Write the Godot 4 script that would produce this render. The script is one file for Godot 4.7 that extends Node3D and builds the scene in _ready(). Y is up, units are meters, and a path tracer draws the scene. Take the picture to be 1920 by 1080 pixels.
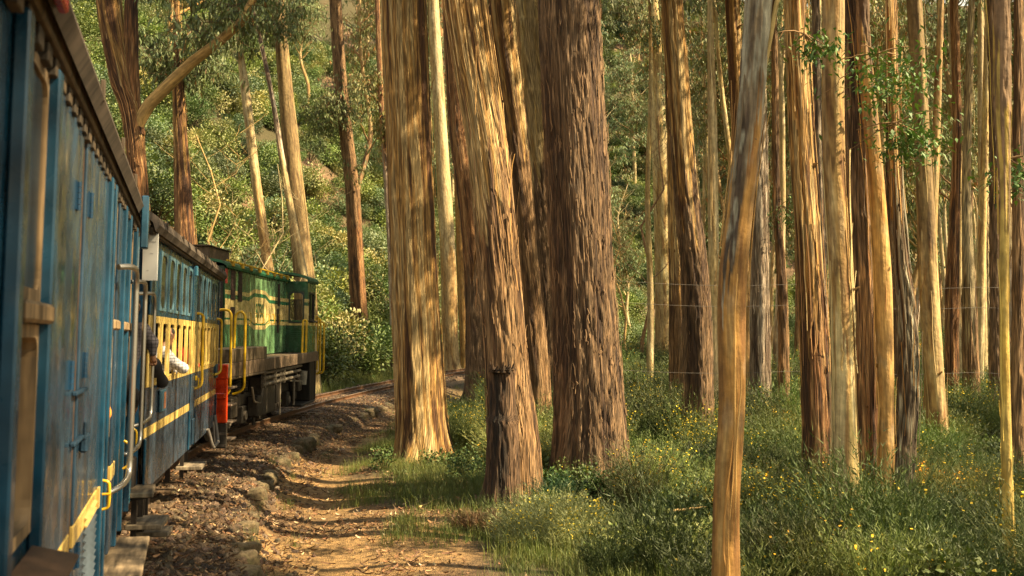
extends Node3D

const EYE := 2.1
var rng := RandomNumberGenerator.new()
var taken := {}
var nz := FastNoiseLite.new()
var nf := FastNoiseLite.new()
var line: Array = []          # the railway: Vector3(x, rail height, depth ahead of the camera)
var M := {}
var tex := {}


class MB:                      # collects triangles for one mesh
	var v := PackedVector3Array()
	var n := PackedVector3Array()
	var c := PackedColorArray()
	var uv := PackedVector2Array()
	var ix := PackedInt32Array()
	var col := Color(1, 1, 1)

	func put(p: Vector3, q: Vector3, t := Vector2.ZERO) -> int:
		v.append(p); n.append(q); c.append(col); uv.append(t)
		return v.size() - 1

	func tri(a: Vector3, b: Vector3, d: Vector3) -> void:          # clockwise seen from its front
		var q := (d - a).cross(b - a).normalized()
		var k := put(a, q)
		put(b, q, Vector2(1, 0)); put(d, q, Vector2(0, 1))
		ix.append(k); ix.append(k + 1); ix.append(k + 2)

	func facet(pts: Array, out: Vector3) -> void:                  # a flat polygon that faces along out
		var q: Vector3 = (pts[1] - pts[0]).cross(pts[2] - pts[0]).normalized()
		var flip := q.dot(out) > 0.0
		if not flip:
			q = -q
		var e: Vector3 = (pts[1] - pts[0]).normalized()
		var f := e.cross(q)
		var k := v.size()
		for p: Vector3 in pts:
			put(p, q, Vector2((p - pts[0]).dot(e), (p - pts[0]).dot(f)))
		for i in pts.size() - 2:
			ix.append(k)
			if flip:
				ix.append(k + i + 2); ix.append(k + i + 1)
			else:
				ix.append(k + i + 1); ix.append(k + i + 2)

	func obox(t: Transform3D, size: Vector3, b := 0.0) -> void:    # a box, its edges chamfered by b
		var h := size / 2.0
		var ax := [Vector3.RIGHT, Vector3.UP, Vector3.BACK]
		for i in 3:
			var j := (i + 1) % 3
			var k := (i + 2) % 3
			for s: float in [-1.0, 1.0]:
				var o: Vector3 = ax[i] * h[i] * s
				var pj: Vector3 = ax[j] * (h[j] - b)
				var pk: Vector3 = ax[k] * (h[k] - b)
				facet([t * (o - pj - pk), t * (o + pj - pk), t * (o + pj + pk), t * (o - pj + pk)], t.basis * (ax[i] * s))
				if b > 0.0:
					for s2: float in [-1.0, 1.0]:
						var m: Vector3 = ax[k] * (h[k] - b)
						var a1: Vector3 = ax[i] * h[i] * s + ax[j] * (h[j] - b) * s2
						var a2: Vector3 = ax[i] * (h[i] - b) * s + ax[j] * h[j] * s2
						facet([t * (a1 - m), t * (a1 + m), t * (a2 + m), t * (a2 - m)], t.basis * (ax[i] * s + ax[j] * s2))
		if b > 0.0:
			for s: float in [-1.0, 1.0]:
				for s2: float in [-1.0, 1.0]:
					for s3: float in [-1.0, 1.0]:
						var q := Vector3(s, s2, s3)
						facet([t * (q * Vector3(h.x, h.y - b, h.z - b)), t * (q * Vector3(h.x - b, h.y, h.z - b)), t * (q * Vector3(h.x - b, h.y - b, h.z))], t.basis * q)

	func bx(l0: float, l1: float, y0: float, y1: float, x0: float, x1: float, b := 0.0) -> void:   # l runs ahead, along -z
		obox(Transform3D(Basis(), Vector3((x0 + x1) / 2, (y0 + y1) / 2, -(l0 + l1) / 2)), Vector3(absf(x1 - x0), absf(y1 - y0), absf(l1 - l0)), b)

	func bar(a: Vector3, b: Vector3, w: float, h: float, bev := 0.0) -> void:
		var f := (b - a).normalized()
		var u := Vector3.UP if absf(f.y) < 0.9 else Vector3.RIGHT
		var r := f.cross(u).normalized()
		obox(Transform3D(Basis(r, f, r.cross(f)), (a + b) / 2), Vector3(w, a.distance_to(b), h), bev)

	func tube(p: PackedVector3Array, r: PackedFloat32Array, sides := 8, cap := true) -> void:
		var first := v.size()
		var u := Vector3.ZERO
		var along := 0.0
		for i in p.size():
			var t := (p[mini(i + 1, p.size() - 1)] - p[maxi(i - 1, 0)]).normalized()
			if u == Vector3.ZERO:
				u = t.cross(Vector3.UP if absf(t.y) < 0.9 else Vector3.RIGHT).normalized()
			u = (u - t * u.dot(t)).normalized()
			var w := t.cross(u)
			if i:
				along += p[i].distance_to(p[i - 1])
			for k in sides + 1:
				var a := TAU * k / sides
				var q := u * cos(a) + w * sin(a)
				put(p[i] + q * r[i], q, Vector2(a * r[i], along))
		for i in p.size() - 1:
			for k in sides:
				var a := first + i * (sides + 1) + k
				var b := a + sides + 1
				for z: int in [a, b, a + 1, a + 1, b, b + 1]:
					ix.append(z)
		if cap:
			for e: int in [0, p.size() - 1]:
				var ring := []
				for k in sides:
					ring.append(v[first + e * (sides + 1) + k])
				facet(ring, p[e] - p[1 if e == 0 else e - 1])

	func rod(a: Vector3, b: Vector3, r: float, sides := 8) -> void:
		tube(PackedVector3Array([a, b]), PackedFloat32Array([r, r]), sides)

	func pipe(pts: Array, r: float, sides := 8, bend := 0.06) -> void:   # a bent pipe with rounded corners
		var p := PackedVector3Array([pts[0]])
		for i in range(1, pts.size() - 1):
			var a: Vector3 = pts[i] + (pts[i - 1] - pts[i]).limit_length(bend)
			var b: Vector3 = pts[i] + (pts[i + 1] - pts[i]).limit_length(bend)
			for k in 5:
				var t := k / 4.0
				p.append(a.lerp(pts[i], t).lerp((pts[i] as Vector3).lerp(b, t), t))
		p.append(pts[-1])
		var r2 := PackedFloat32Array()
		r2.resize(p.size())
		r2.fill(r)
		tube(p, r2, sides)

	func prism(poly: PackedVector2Array, to3: Callable, z0: float, z1: float, out0: Vector3) -> void:   # an outline given thickness; to3(x, y, z) places it
		var tr := Geometry2D.triangulate_polygon(poly)
		for e in 2:
			var z: float = [z0, z1][e]
			for i in range(0, tr.size(), 3):
				facet([to3.call(poly[tr[i]], z), to3.call(poly[tr[i + 1]], z), to3.call(poly[tr[i + 2]], z)], out0 * (1.0 if e == 0 else -1.0))
		var cw := Geometry2D.is_polygon_clockwise(poly)
		for i in poly.size():
			var a := poly[i]
			var b := poly[(i + 1) % poly.size()]
			var e2 := (b - a).orthogonal() * (-1.0 if cw else 1.0)
			var m := (a + b) / 2.0
			facet([to3.call(a, z0), to3.call(b, z0), to3.call(b, z1), to3.call(a, z1)], to3.call(m + e2, z0) - to3.call(m, z0))

	func mesh() -> ArrayMesh:
		var a := []
		a.resize(Mesh.ARRAY_MAX)
		a[Mesh.ARRAY_VERTEX] = v; a[Mesh.ARRAY_NORMAL] = n; a[Mesh.ARRAY_COLOR] = c; a[Mesh.ARRAY_TEX_UV] = uv; a[Mesh.ARRAY_INDEX] = ix
		var m := ArrayMesh.new()
		m.add_surface_from_arrays(Mesh.PRIMITIVE_TRIANGLES, a)
		return m


func named(parent: Node, called: String) -> String:
	var k := str(parent.get_instance_id()) + called
	var i: int = taken.get(k, 0)
	taken[k] = i + 1
	return called if i == 0 else "%s_%03d" % [called, i]


func put(called: String, b: MB, m: Material, parent: Node = self) -> MeshInstance3D:
	var o := MeshInstance3D.new()
	o.mesh = b.mesh()
	o.material_override = m
	o.name = named(parent, called)
	parent.add_child(o, true)
	return o


func again(called: String, mesh: Mesh, m: Material, parent: Node, at: Transform3D) -> MeshInstance3D:
	var o := MeshInstance3D.new()
	o.mesh = mesh
	o.material_override = m
	o.transform = at
	o.name = named(parent, called)
	parent.add_child(o, true)
	return o


func many(called: String, mesh: Mesh, m: Material, at: Array, tint: PackedColorArray, parent: Node = self) -> MultiMeshInstance3D:
	var k := MultiMesh.new()
	k.transform_format = MultiMesh.TRANSFORM_3D
	k.use_colors = true
	k.mesh = mesh
	k.instance_count = at.size()
	for i in at.size():
		k.set_instance_transform(i, at[i])
		k.set_instance_color(i, tint[i])
	var o := MultiMeshInstance3D.new()
	o.multimesh = k
	o.material_override = m
	o.name = named(parent, called)
	parent.add_child(o, true)
	return o


func thing(called: String, label: String, category: String, at := Vector3.ZERO, group := "") -> Node3D:
	var o := Node3D.new()
	o.name = named(self, called)
	o.position = at
	add_child(o, true)
	return tag(o, label, category, group)


func tag(o: Node3D, label: String, category := "", group := "", kind := "") -> Node3D:
	if label: o.set_meta("label", label)
	if category: o.set_meta("category", category)
	if group: o.set_meta("group", group)
	if kind: o.set_meta("kind", kind)
	return o


func mat(key: String, base: Color, rough := 0.8, metal := 0.0) -> StandardMaterial3D:
	if M.has(key):
		return M[key]
	var m := StandardMaterial3D.new()
	m.resource_name = key
	m.albedo_color = base.linear_to_srgb()
	m.roughness = rough
	m.metallic = metal
	M[key] = m
	return m


# ---- textures: grain, fibre, dirt
func layer(sd: int, freq: float, w: int, h: int, W: int, H: int, oct := 4) -> PackedByteArray:
	var f := FastNoiseLite.new()
	f.seed = sd
	f.noise_type = FastNoiseLite.TYPE_SIMPLEX
	f.frequency = freq
	f.fractal_octaves = oct
	var im := f.get_seamless_image(w, h)
	im.convert(Image.FORMAT_L8)
	im.resize(W, H, Image.INTERPOLATE_CUBIC)
	return im.get_data()


func grey(key: String, W: int, H: int, layers: Array, gain: Array, lo: float, hi: float, ridged := false) -> ImageTexture:
	var d := PackedByteArray()
	d.resize(W * H)
	for i in W * H:
		var s := 0.0
		for k in layers.size():
			var x: float = layers[k][i] / 255.0 - 0.5
			s += (absf(x) * -2.0 + 0.45 if ridged and k == 0 else x) * gain[k]
		d[i] = int(clampf(lo + (hi - lo) * (s + 0.5), 0.0, 1.0) * 255.0)
	var t := ImageTexture.create_from_image(Image.create_from_data(W, H, false, Image.FORMAT_L8, d))
	tex[key] = t
	return t


func make_textures() -> void:
	grey("fibre", 512, 1024, [layer(1, 0.04, 512, 40, 512, 1024), layer(2, 0.09, 512, 36, 512, 1024), layer(3, 0.03, 256, 64, 512, 1024)], [0.8, 0.7, 0.4], 0.45, 1.0, true)
	grey("fibre_high", 512, 1024, [layer(1, 0.04, 512, 40, 512, 1024), layer(2, 0.09, 512, 36, 512, 1024)], [1.2, 0.8], 0.0, 1.0, true)
	grey("smooth", 512, 1024, [layer(5, 0.03, 256, 40, 512, 1024), layer(6, 0.08, 512, 40, 512, 1024), layer(7, 0.03, 256, 256, 512, 1024)], [0.7, 0.6, 0.6], 0.66, 1.0)
	grey("smooth_high", 512, 1024, [layer(6, 0.05, 512, 128, 512, 1024), layer(7, 0.03, 256, 512, 512, 1024)], [0.8, 0.9], 0.0, 1.0)
	grey("soil", 512, 512, [layer(11, 0.03, 256, 256, 512, 512, 5), layer(12, 0.2, 512, 512, 512, 512, 3)], [0.8, 0.9], 0.5, 1.0)
	grey("soil_high", 512, 512, [layer(12, 0.12, 512, 512, 512, 512, 4), layer(13, 0.03, 256, 256, 512, 512)], [1.2, 0.6], 0.0, 1.0)
	grey("dirt", 512, 512, [layer(21, 0.02, 256, 48, 512, 512), layer(22, 0.02, 256, 256, 512, 512, 5)], [0.8, 1.0], 0.68, 1.0)
	grey("gloss", 512, 512, [layer(21, 0.03, 256, 48, 512, 512), layer(23, 0.03, 256, 256, 512, 512, 5)], [0.8, 1.0], 0.08, 0.42)
	grey("ripple", 256, 256, [layer(31, 0.012, 256, 256, 256, 256, 2), layer(32, 0.03, 256, 64, 256, 256, 2)], [1.0, 0.5], 0.0, 1.0)
	grey("wood", 256, 512, [layer(41, 0.05, 256, 32, 256, 512), layer(42, 0.02, 128, 128, 256, 512)], [1.0, 0.7], 0.45, 1.0)
	var ck := Image.create(64, 64, false, Image.FORMAT_L8)
	for y in 64:
		for x in 64:
			var g := 1.0 - (0.35 if x % 16 < 4 else 0.0) - (0.35 if y % 16 < 4 else 0.0)
			ck.set_pixel(x, y, Color(g, g, g))
	tex["check"] = ImageTexture.create_from_image(ck)


func tri_tex(m: StandardMaterial3D, key: String, scale: float, high := "", depth := 1.0, world := false) -> StandardMaterial3D:
	m.uv1_triplanar = true
	m.uv1_world_triplanar = world
	m.uv1_scale = Vector3.ONE * scale
	if key: m.albedo_texture = tex[key]
	if high:
		m.heightmap_enabled = true
		m.heightmap_texture = tex[high]
		m.heightmap_scale = depth
	return m


func make_materials() -> void:
	for k: String in ["fibre", "smooth"]:
		var m := mat("bark_" + k, Color(1.3, 1.3, 1.3), 0.85)
		m.vertex_color_use_as_albedo = true
		m.albedo_texture = tex[k]
		m.heightmap_enabled = true
		m.heightmap_texture = tex[k + "_high"]
		m.heightmap_scale = 3.0 if k == "fibre" else 0.5
		m.uv1_scale = Vector3(1.1, 0.45, 1) if k == "fibre" else Vector3(1.0, 0.5, 1)
	for k: Array in [["leaf", 0.62, 0.42], ["grass", 0.6, 0.5], ["litter", 0.8, 0.15]]:
		var m := mat(k[0], Color(1, 1, 1), k[1])
		m.vertex_color_use_as_albedo = true
		m.cull_mode = BaseMaterial3D.CULL_DISABLED
		m.backlight_enabled = true
		m.backlight = Color(k[2], k[2] * 1.1, k[2] * 0.45)
	var st := mat("strip", Color(1, 1, 1), 0.85)
	st.vertex_color_use_as_albedo = true
	var g := tri_tex(mat("earth", Color(1.25, 1.25, 1.25), 0.95), "soil", 0.7, "soil_high", 3.0, true)
	g.vertex_color_use_as_albedo = true
	var s := tri_tex(mat("stone", Color(1.2, 1.2, 1.2), 0.9), "soil", 1.7, "soil_high", 2.0)
	s.vertex_color_use_as_albedo = true
	for k: Array in [["paint", 0.55], ["glossy", 0.3]]:
		var p := tri_tex(mat(k[0], Color(1.15, 1.15, 1.15), 1.0), "dirt", 0.55, "ripple", 0.35)
		p.vertex_color_use_as_albedo = true
		if k[0] == "glossy":
			p.roughness_texture = tex["gloss"]
		else:
			p.roughness = 0.5
	var w := tri_tex(mat("timber", Color(1.2, 1.2, 1.2), 0.75), "wood", 0.9, "wood", 0.4)
	w.vertex_color_use_as_albedo = true
	var ir := tri_tex(mat("iron", Color(1.1, 1.1, 1.1), 0.6, 0.3), "dirt", 1.3, "soil_high", 0.15)
	ir.vertex_color_use_as_albedo = true
	mat("chrome", Color(0.42, 0.4, 0.37), 0.28, 0.9)
	var gl := mat("glass", Color(0.035, 0.03, 0.022), 0.06)
	gl.transparency = BaseMaterial3D.TRANSPARENCY_ALPHA
	gl.albedo_color.a = 0.55
	gl.metallic_specular = 0.33
	var cl := tri_tex(mat("check_cloth", Color(0.72, 0.72, 0.74), 0.9), "check", 7.0)
	cl.vertex_color_use_as_albedo = true
	var c2 := mat("cloth", Color(1, 1, 1), 0.9)
	c2.vertex_color_use_as_albedo = true
	var sk := mat("skin", Color(1, 1, 1), 0.55)
	sk.vertex_color_use_as_albedo = true


# ---- the lie of the land
func build_line() -> void:
	var c := Curve3D.new()
	for p: Vector3 in [Vector3(2.4, 0, -12), Vector3(-1.62, 0, 0), Vector3(-4.72, 0, 9.3), Vector3(-6.3, 0, 16.5), Vector3(-6.75, 0.02, 22), Vector3(-6.6, 0.06, 28), Vector3(-5.9, 0.15, 34), Vector3(-4.8, 0.26, 39.5), Vector3(-2.9, 0.4, 48), Vector3(2.6, 0.6, 65), Vector3(10.8, 0.82, 83), Vector3(19, 1.25, 94), Vector3(31, 1.76, 103.5), Vector3(47, 2.5, 112), Vector3(66, 3.2, 118), Vector3(90, 4, 121), Vector3(130, 5, 121)]:
		c.add_point(p)
	for i in range(1, c.point_count - 1):
		var t := (c.get_point_position(i + 1) - c.get_point_position(i - 1)) / 6.0
		c.set_point_in(i, -t)
		c.set_point_out(i, t)
	c.bake_interval = 0.25
	for i in int(c.get_baked_length() / 2.0) + 1:
		line.append(c.sample_baked(minf(i * 2.0, c.get_baked_length())))


func near_line(x: float, d: float) -> Vector3:      # (signed distance to the right of the track, rail height, distance along)
	var best := 1e9
	var r := Vector3.ZERO
	var p := Vector2(x, d)
	for i in line.size() - 1:
		var a := Vector2(line[i].x, line[i].z)
		var e := Vector2(line[i + 1].x, line[i + 1].z) - a
		var t := clampf((p - a).dot(e) / e.length_squared(), 0, 1)
		var q := p - a - e * t
		if q.length_squared() < best:
			best = q.length_squared()
			r = Vector3(sqrt(best) * signf(q.x * e.y - q.y * e.x), lerpf(line[i].y, line[i + 1].y, t), (i + t) * 2.0)
	return r


func ground(x: float, d: float, s3 := Vector3.INF) -> float:
	if s3 == Vector3.INF:
		s3 = near_line(x, d)
	var s := s3.x
	var bed := s3.y - 0.17
	var bump := nz.get_noise_2d(x * 3.0, d * 3.0)
	if s >= 0.0:
		var fl := -0.5 + 1.1 * smoothstep(18.0, 85.0, d) + bump * 0.1 + nz.get_noise_2d(x * 9.0, d * 9.0) * 0.03
		fl -= 0.1 * exp(-pow((s - 3.0) / 0.7, 2.0)) * (1.0 - smoothstep(32.0, 42.0, d))
		fl += 0.02 * maxf(0.0, x - 14.0) * smoothstep(10, 40, d)
		var edge := 1.95 + nz.get_noise_2d(x * 7.0, d * 7.0) * 0.22
		var wide := lerpf(0.4, 3.5, smoothstep(32.0, 46.0, d))
		return lerpf(bed - 0.05 * smoothstep(0.9, 2.0, s) + bump * 0.05, fl, smoothstep(edge - 0.1, edge + wide, s))
	var u := -s
	return bed - 0.25 * smoothstep(1.2, 2.2, u) + 0.3 * maxf(0, u - 2.6) - 0.3 * maxf(0, u - 5.5) + 0.78 * maxf(0, u - 5.5) - 0.45 * maxf(0, u - 110.0) + nz.get_noise_2d(x * 0.6, d * 0.6) * clampf((u - 4.0) * 0.25, 0, 3.5) + bump * 0.06


func steps(marks: Array) -> PackedFloat32Array:     # [from, step, from, step, ..., to]
	var r := PackedFloat32Array()
	var i := 0
	while i + 2 < marks.size():
		var x: float = marks[i]
		while x < marks[i + 2] - 1e-4:
			r.append(x)
			x += marks[i + 1]
		i += 2
	r.append(marks[-1])
	return r


func build_ground() -> void:
	var xs := steps([-110.0, 3.0, -40.0, 1.2, -16.0, 0.4, -7.0, 0.11, 1.0, 0.25, 8.0, 0.7, 24.0, 2.0, 80.0, 4.0, 150.0])
	var ds := steps([-16.0, 2.0, 4.0, 0.4, 9.0, 0.11, 22.0, 0.2, 34.0, 0.4, 52.0, 1.0, 80.0, 2.0, 140.0, 4.0, 220.0])
	var b := MB.new()
	var w := xs.size()
	for d in ds:
		for x in xs:
			var s3 := near_line(x, d)
			var k := nz.get_noise_2d(x * 5.0, d * 5.0)
			var fine := nf.get_noise_3d(x * 2.0, 3.0, d * 2.0)
			var col := Color(0.085, 0.07, 0.028).lerp(Color(0.15, 0.11, 0.05), clampf(0.5 + k, 0, 1))
			var s := s3.x
			if s > -2.2 and s < 2.1:
				col = Color(0.15, 0.1, 0.058).lerp(Color(0.27, 0.175, 0.095), clampf(0.5 + fine * 1.1, 0, 1))
			elif s >= 2.1 and d < 42.0:
				var pth := smoothstep(2.0, 2.3, s) * (1.0 - smoothstep(4.3, 5.2, s + k * 1.2 + 0.7 * smoothstep(14.0, 20.0, d)))
				col = col.lerp(Color(0.5, 0.3, 0.12).lerp(Color(0.2, 0.12, 0.06), clampf(0.3 + fine * 1.2 + k * 0.7 + 0.5 * absf(s - 3.2) - 0.2, 0, 1)), pth * (1.0 - smoothstep(34.0, 42.0, d)))
			elif s < -9.0:
				col = Color(0.1, 0.085, 0.035).lerp(Color(0.3, 0.18, 0.1), smoothstep(0.1, 0.4, nz.get_noise_2d(x * 1.7 + 40.0, d * 1.7)))
			b.col = col
			b.put(Vector3(x, ground(x, d, s3), -d), Vector3.UP)
	for j in ds.size() - 1:
		for i in w - 1:
			var a := j * w + i
			var q := (b.v[a + w] - b.v[a]).cross(b.v[a + 1] - b.v[a])
			for z: int in [a, a + w, a + 1, a + 1, a + w, a + w + 1]:
				b.ix.append(z)
	for j in ds.size():
		for i in w:
			var a := j * w + i
			var dx := b.v[j * w + mini(i + 1, w - 1)] - b.v[j * w + maxi(i - 1, 0)]
			var dz := b.v[mini(j + 1, ds.size() - 1) * w + i] - b.v[maxi(j - 1, 0) * w + i]
			b.n[a] = dx.cross(dz).normalized()
	tag(put("ground", b, M.earth), "", "", "", "structure")


# ---- gum trees
#            base colour, dark, pale, relief in metres, streaks per metre, fibrous
var barks := {
	"fibre": [Color(0.2, 0.118, 0.06), Color(0.085, 0.046, 0.024), Color(0.28, 0.175, 0.095), 0.024, 11.0, true],
	"brown": [Color(0.27, 0.15, 0.065), Color(0.1, 0.05, 0.022), Color(0.4, 0.24, 0.115), 0.018, 11.0, true],
	"rust": [Color(0.33, 0.15, 0.055), Color(0.09, 0.04, 0.02), Color(0.5, 0.28, 0.12), 0.014, 11.0, true],
	"gold": [Color(0.5, 0.28, 0.085), Color(0.13, 0.055, 0.022), Color(0.68, 0.48, 0.22), 0.015, 9.0, true],
	"gold2": [Color(0.5, 0.31, 0.11), Color(0.22, 0.11, 0.04), Color(0.62, 0.46, 0.22), 0.005, 7.0, false],
	"pale": [Color(0.58, 0.42, 0.16), Color(0.36, 0.21, 0.075), Color(0.66, 0.55, 0.3), 0.003, 5.0, false],
	"cream": [Color(0.56, 0.43, 0.21), Color(0.4, 0.27, 0.12), Color(0.66, 0.55, 0.33), 0.003, 5.0, false],
	"ochre": [Color(0.46, 0.245, 0.065), Color(0.25, 0.12, 0.035), Color(0.56, 0.35, 0.12), 0.011, 6.0, false],
	"yellow": [Color(0.66, 0.46, 0.09), Color(0.45, 0.27, 0.06), Color(0.72, 0.57, 0.17), 0.002, 6.0, false],
	"olive": [Color(0.28, 0.185, 0.075), Color(0.13, 0.08, 0.035), Color(0.42, 0.3, 0.13), 0.006, 8.0, false],
	"greyb": [Color(0.4, 0.3, 0.21), Color(0.14, 0.09, 0.06), Color(0.56, 0.46, 0.36), 0.012, 12.0, true],
	"stump": [Color(0.125, 0.07, 0.037), Color(0.03, 0.017, 0.01), Color(0.18, 0.105, 0.055), 0.024, 11.0, true],
	"lichen": [Color(0.22, 0.165, 0.1), Color(0.1, 0.07, 0.045), Color(0.36, 0.33, 0.24), 0.02, 14.0, true],
}
var notches: Array = []       # [low, high, angle from, angle to, depth]


func bark_at(kind: String, a: float, y: float, r: float, seed_y: float) -> Array:   # (colour, bump) on a trunk
	var k: Array = barks[kind]
	var f: float = k[4]
	var sx := cos(a) * r * f
	var sz := sin(a) * r * f
	var squeeze: float = {"fibre": 0.085, "stump": 0.085, "brown": 0.06, "rust": 0.04, "gold": 0.028, "greyb": 0.05}.get(kind, 0.1)
	var n1 := nf.get_noise_3d(sx * 7.0, y * f * squeeze * 7.0 + seed_y, sz * 7.0)
	var n2 := nf.get_noise_3d(sx * 2.4 + 31.0, y * f * squeeze * 1.5 + seed_y, sz * 2.4)
	var n3 := nf.get_noise_3d(sx * 16.0, y * f * squeeze * 18.0 + seed_y * 3.0, sz * 16.0)
	var c: Color = k[0]
	var t := n1 * 0.8 + n2 * 0.9 + n3 * 0.6
	c = c.lerp(k[1], smoothstep(0.12, 0.5, -t)).lerp(k[2], smoothstep(0.08, 0.5, t))
	if k[5]: c = c.lerp(k[1], smoothstep(0.16, 0.05, absf(n1 + n3 * 0.25)) * smoothstep(0.1, -0.25, n2) * 0.8)
	else:
		c = c.lerp(k[1], smoothstep(0.1, 0.15, n2 + n3 * 0.25) * 0.5)
		c = c.lerp(k[2], smoothstep(0.2, 0.25, -n2 + n1 * 0.3) * 0.6)
		c = c.lerp(Color(0.14, 0.075, 0.03), smoothstep(0.45, 0.62, nf.get_noise_3d(sx * 8.0, y * 9.0 + seed_y, sz * 8.0)) * 0.7)
	if kind == "lichen" or kind == "ochre":
		var sp := nf.get_noise_3d(sx * 9.0, y * 16.0 + seed_y, sz * 9.0)
		c = c.lerp(Color(0.42, 0.4, 0.3), clampf((sp - 0.32) * 5.0, 0, 0.8) * (1.0 if kind == "lichen" else 0.25))
	var lift := (smoothstep(0.02, 0.22, absf(n1)) - 0.7 + n3 * 0.7 if k[5] else n1 * 0.6) + n2 * 1.1
	return [c, lift * k[3]]


func trunk_mesh(st: Array, low: String, high: String, sw: float, d: float, top_seen: float, sd: float, flare := 1.0) -> MB:
	# st: stations Vector3(sideways, height, radius) from the foot up
	var b := MB.new()
	var rmax := 0.0
	for s: Vector3 in st: rmax = maxf(rmax, s.z)
	var sides := int(clampf(TAU * rmax * 960.0 / (1.35 * d), 12, 230))
	var row := clampf(d / 960.0 * 5.0, 0.06, 0.5)
	var y: float = st[0].y
	var rows := 0
	var seg := 0
	var y0 := y
	var depth_lean := nf.get_noise_2d(sd, 7.0) * 0.03
	while true:
		while seg < st.size() - 2 and y > st[seg + 1].y: seg += 1
		var p0: Vector3 = st[maxi(seg - 1, 0)]
		var p1: Vector3 = st[seg]
		var p2: Vector3 = st[seg + 1]
		var p3: Vector3 = st[mini(seg + 2, st.size() - 1)]
		var t := clampf((y - p1.y) / (p2.y - p1.y), 0, 1)
		var h := p2.y - p1.y
		var m1 := (p2 - p0) / maxf(p2.y - p0.y, 0.01) * h
		var m2 := (p3 - p1) / maxf(p3.y - p1.y, 0.01) * h
		var q := p1 * (2 * t * t * t - 3 * t * t + 1) + m1 * (t * t * t - 2 * t * t + t) + p2 * (3 * t * t - 2 * t * t * t) + m2 * (t * t * t - t * t)
		for k in sides + 1:
			var a := TAU * k / sides
			var ca := -PI / 2 - a
			var rag := nf.get_noise_3d(cos(ca) * 14.0, y * 1.2 + sd, sin(ca) * 14.0)
			var kind := low if y < sw + rag * 2.2 else high
			var bk := bark_at(kind, ca, y, q.z, sd)
			var lobe := nf.get_noise_3d(cos(ca) * 5.0, y * 0.8 + sd * 2.0, sin(ca) * 5.0) * 0.06
			var fl := exp(-(y - y0 - 0.3) / 0.35) * 0.17 * flare * (1.0 + 1.6 * nf.get_noise_3d(cos(ca) * 9.0, sd, sin(ca) * 9.0)) if y - y0 < 2.5 else 0.0
			var r := q.z * (1.0 + lobe + fl) + float(bk[1]) * minf(1.0, q.z / 0.12)
			if low != high and kind == low: r += 0.012 * minf(1.0, q.z / 0.2)
			b.col = bk[0]
			var turn := fposmod(ca, TAU)
			for nt: Array in notches:      # scars: darker wood that stands out under a shelf, or is cut in
				if y > nt[0] and y < nt[1] and turn > nt[2] + rag * 0.3 and turn < nt[3]:
					r -= nt[4] * (smoothstep(nt[0], nt[1], y) if nt[4] > 0.0 else 1.0)
					b.col = b.col * float(nt[5])
			b.put(Vector3(q.x + cos(ca) * r, y, sin(ca) * r + depth_lean * (y - y0)), Vector3(cos(ca), 0, sin(ca)), Vector2(-a * q.z, y))
		rows += 1
		if y >= st[-1].y - 1e-3: break
		y = minf(y + (row if y < top_seen else row * 5.0), st[-1].y)
	var w := sides + 1
	for i in rows - 1:
		for k in sides:
			var a := i * w + k
			for z: int in [a, a + w, a + 1, a + 1, a + w, a + w + 1]:
				b.ix.append(z)
	for i in rows:                     # normals of the relief
		for k in w:
			var a := i * w + k
			var e1 := b.v[i * w + (k + 1) % sides] - b.v[i * w + (k - 1 + sides) % sides]
			var e2 := b.v[mini(i + 1, rows - 1) * w + k] - b.v[maxi(i - 1, 0) * w + k]
			var q := e1.cross(e2).normalized()
			b.n[a] = q if q.dot(b.n[a]) > 0.0 else -q
	return b


func limb(b: MB, p: Vector3, dir: Vector3, length: float, r: float, bend: Vector3, low: String, sides := 6) -> Vector3:
	var pts := PackedVector3Array()
	var rr := PackedFloat32Array()
	var k: Array = barks[low]
	for i in 8:
		var t := i / 7.0
		pts.append(p + dir * length * t + bend * length * t * t + Vector3(nf.get_noise_2d(p.x * 9.0 + t * 40.0, p.y * 9.0), 0, nf.get_noise_2d(p.y * 9.0, t * 40.0 + 9.0)) * length * 0.12 * t)
		rr.append(r * (1.0 - 0.72 * t))
	b.col = (k[0] as Color).lerp(k[2], rng.randf() * 0.5)
	b.tube(pts, rr, sides)
	return pts[-1]


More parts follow.
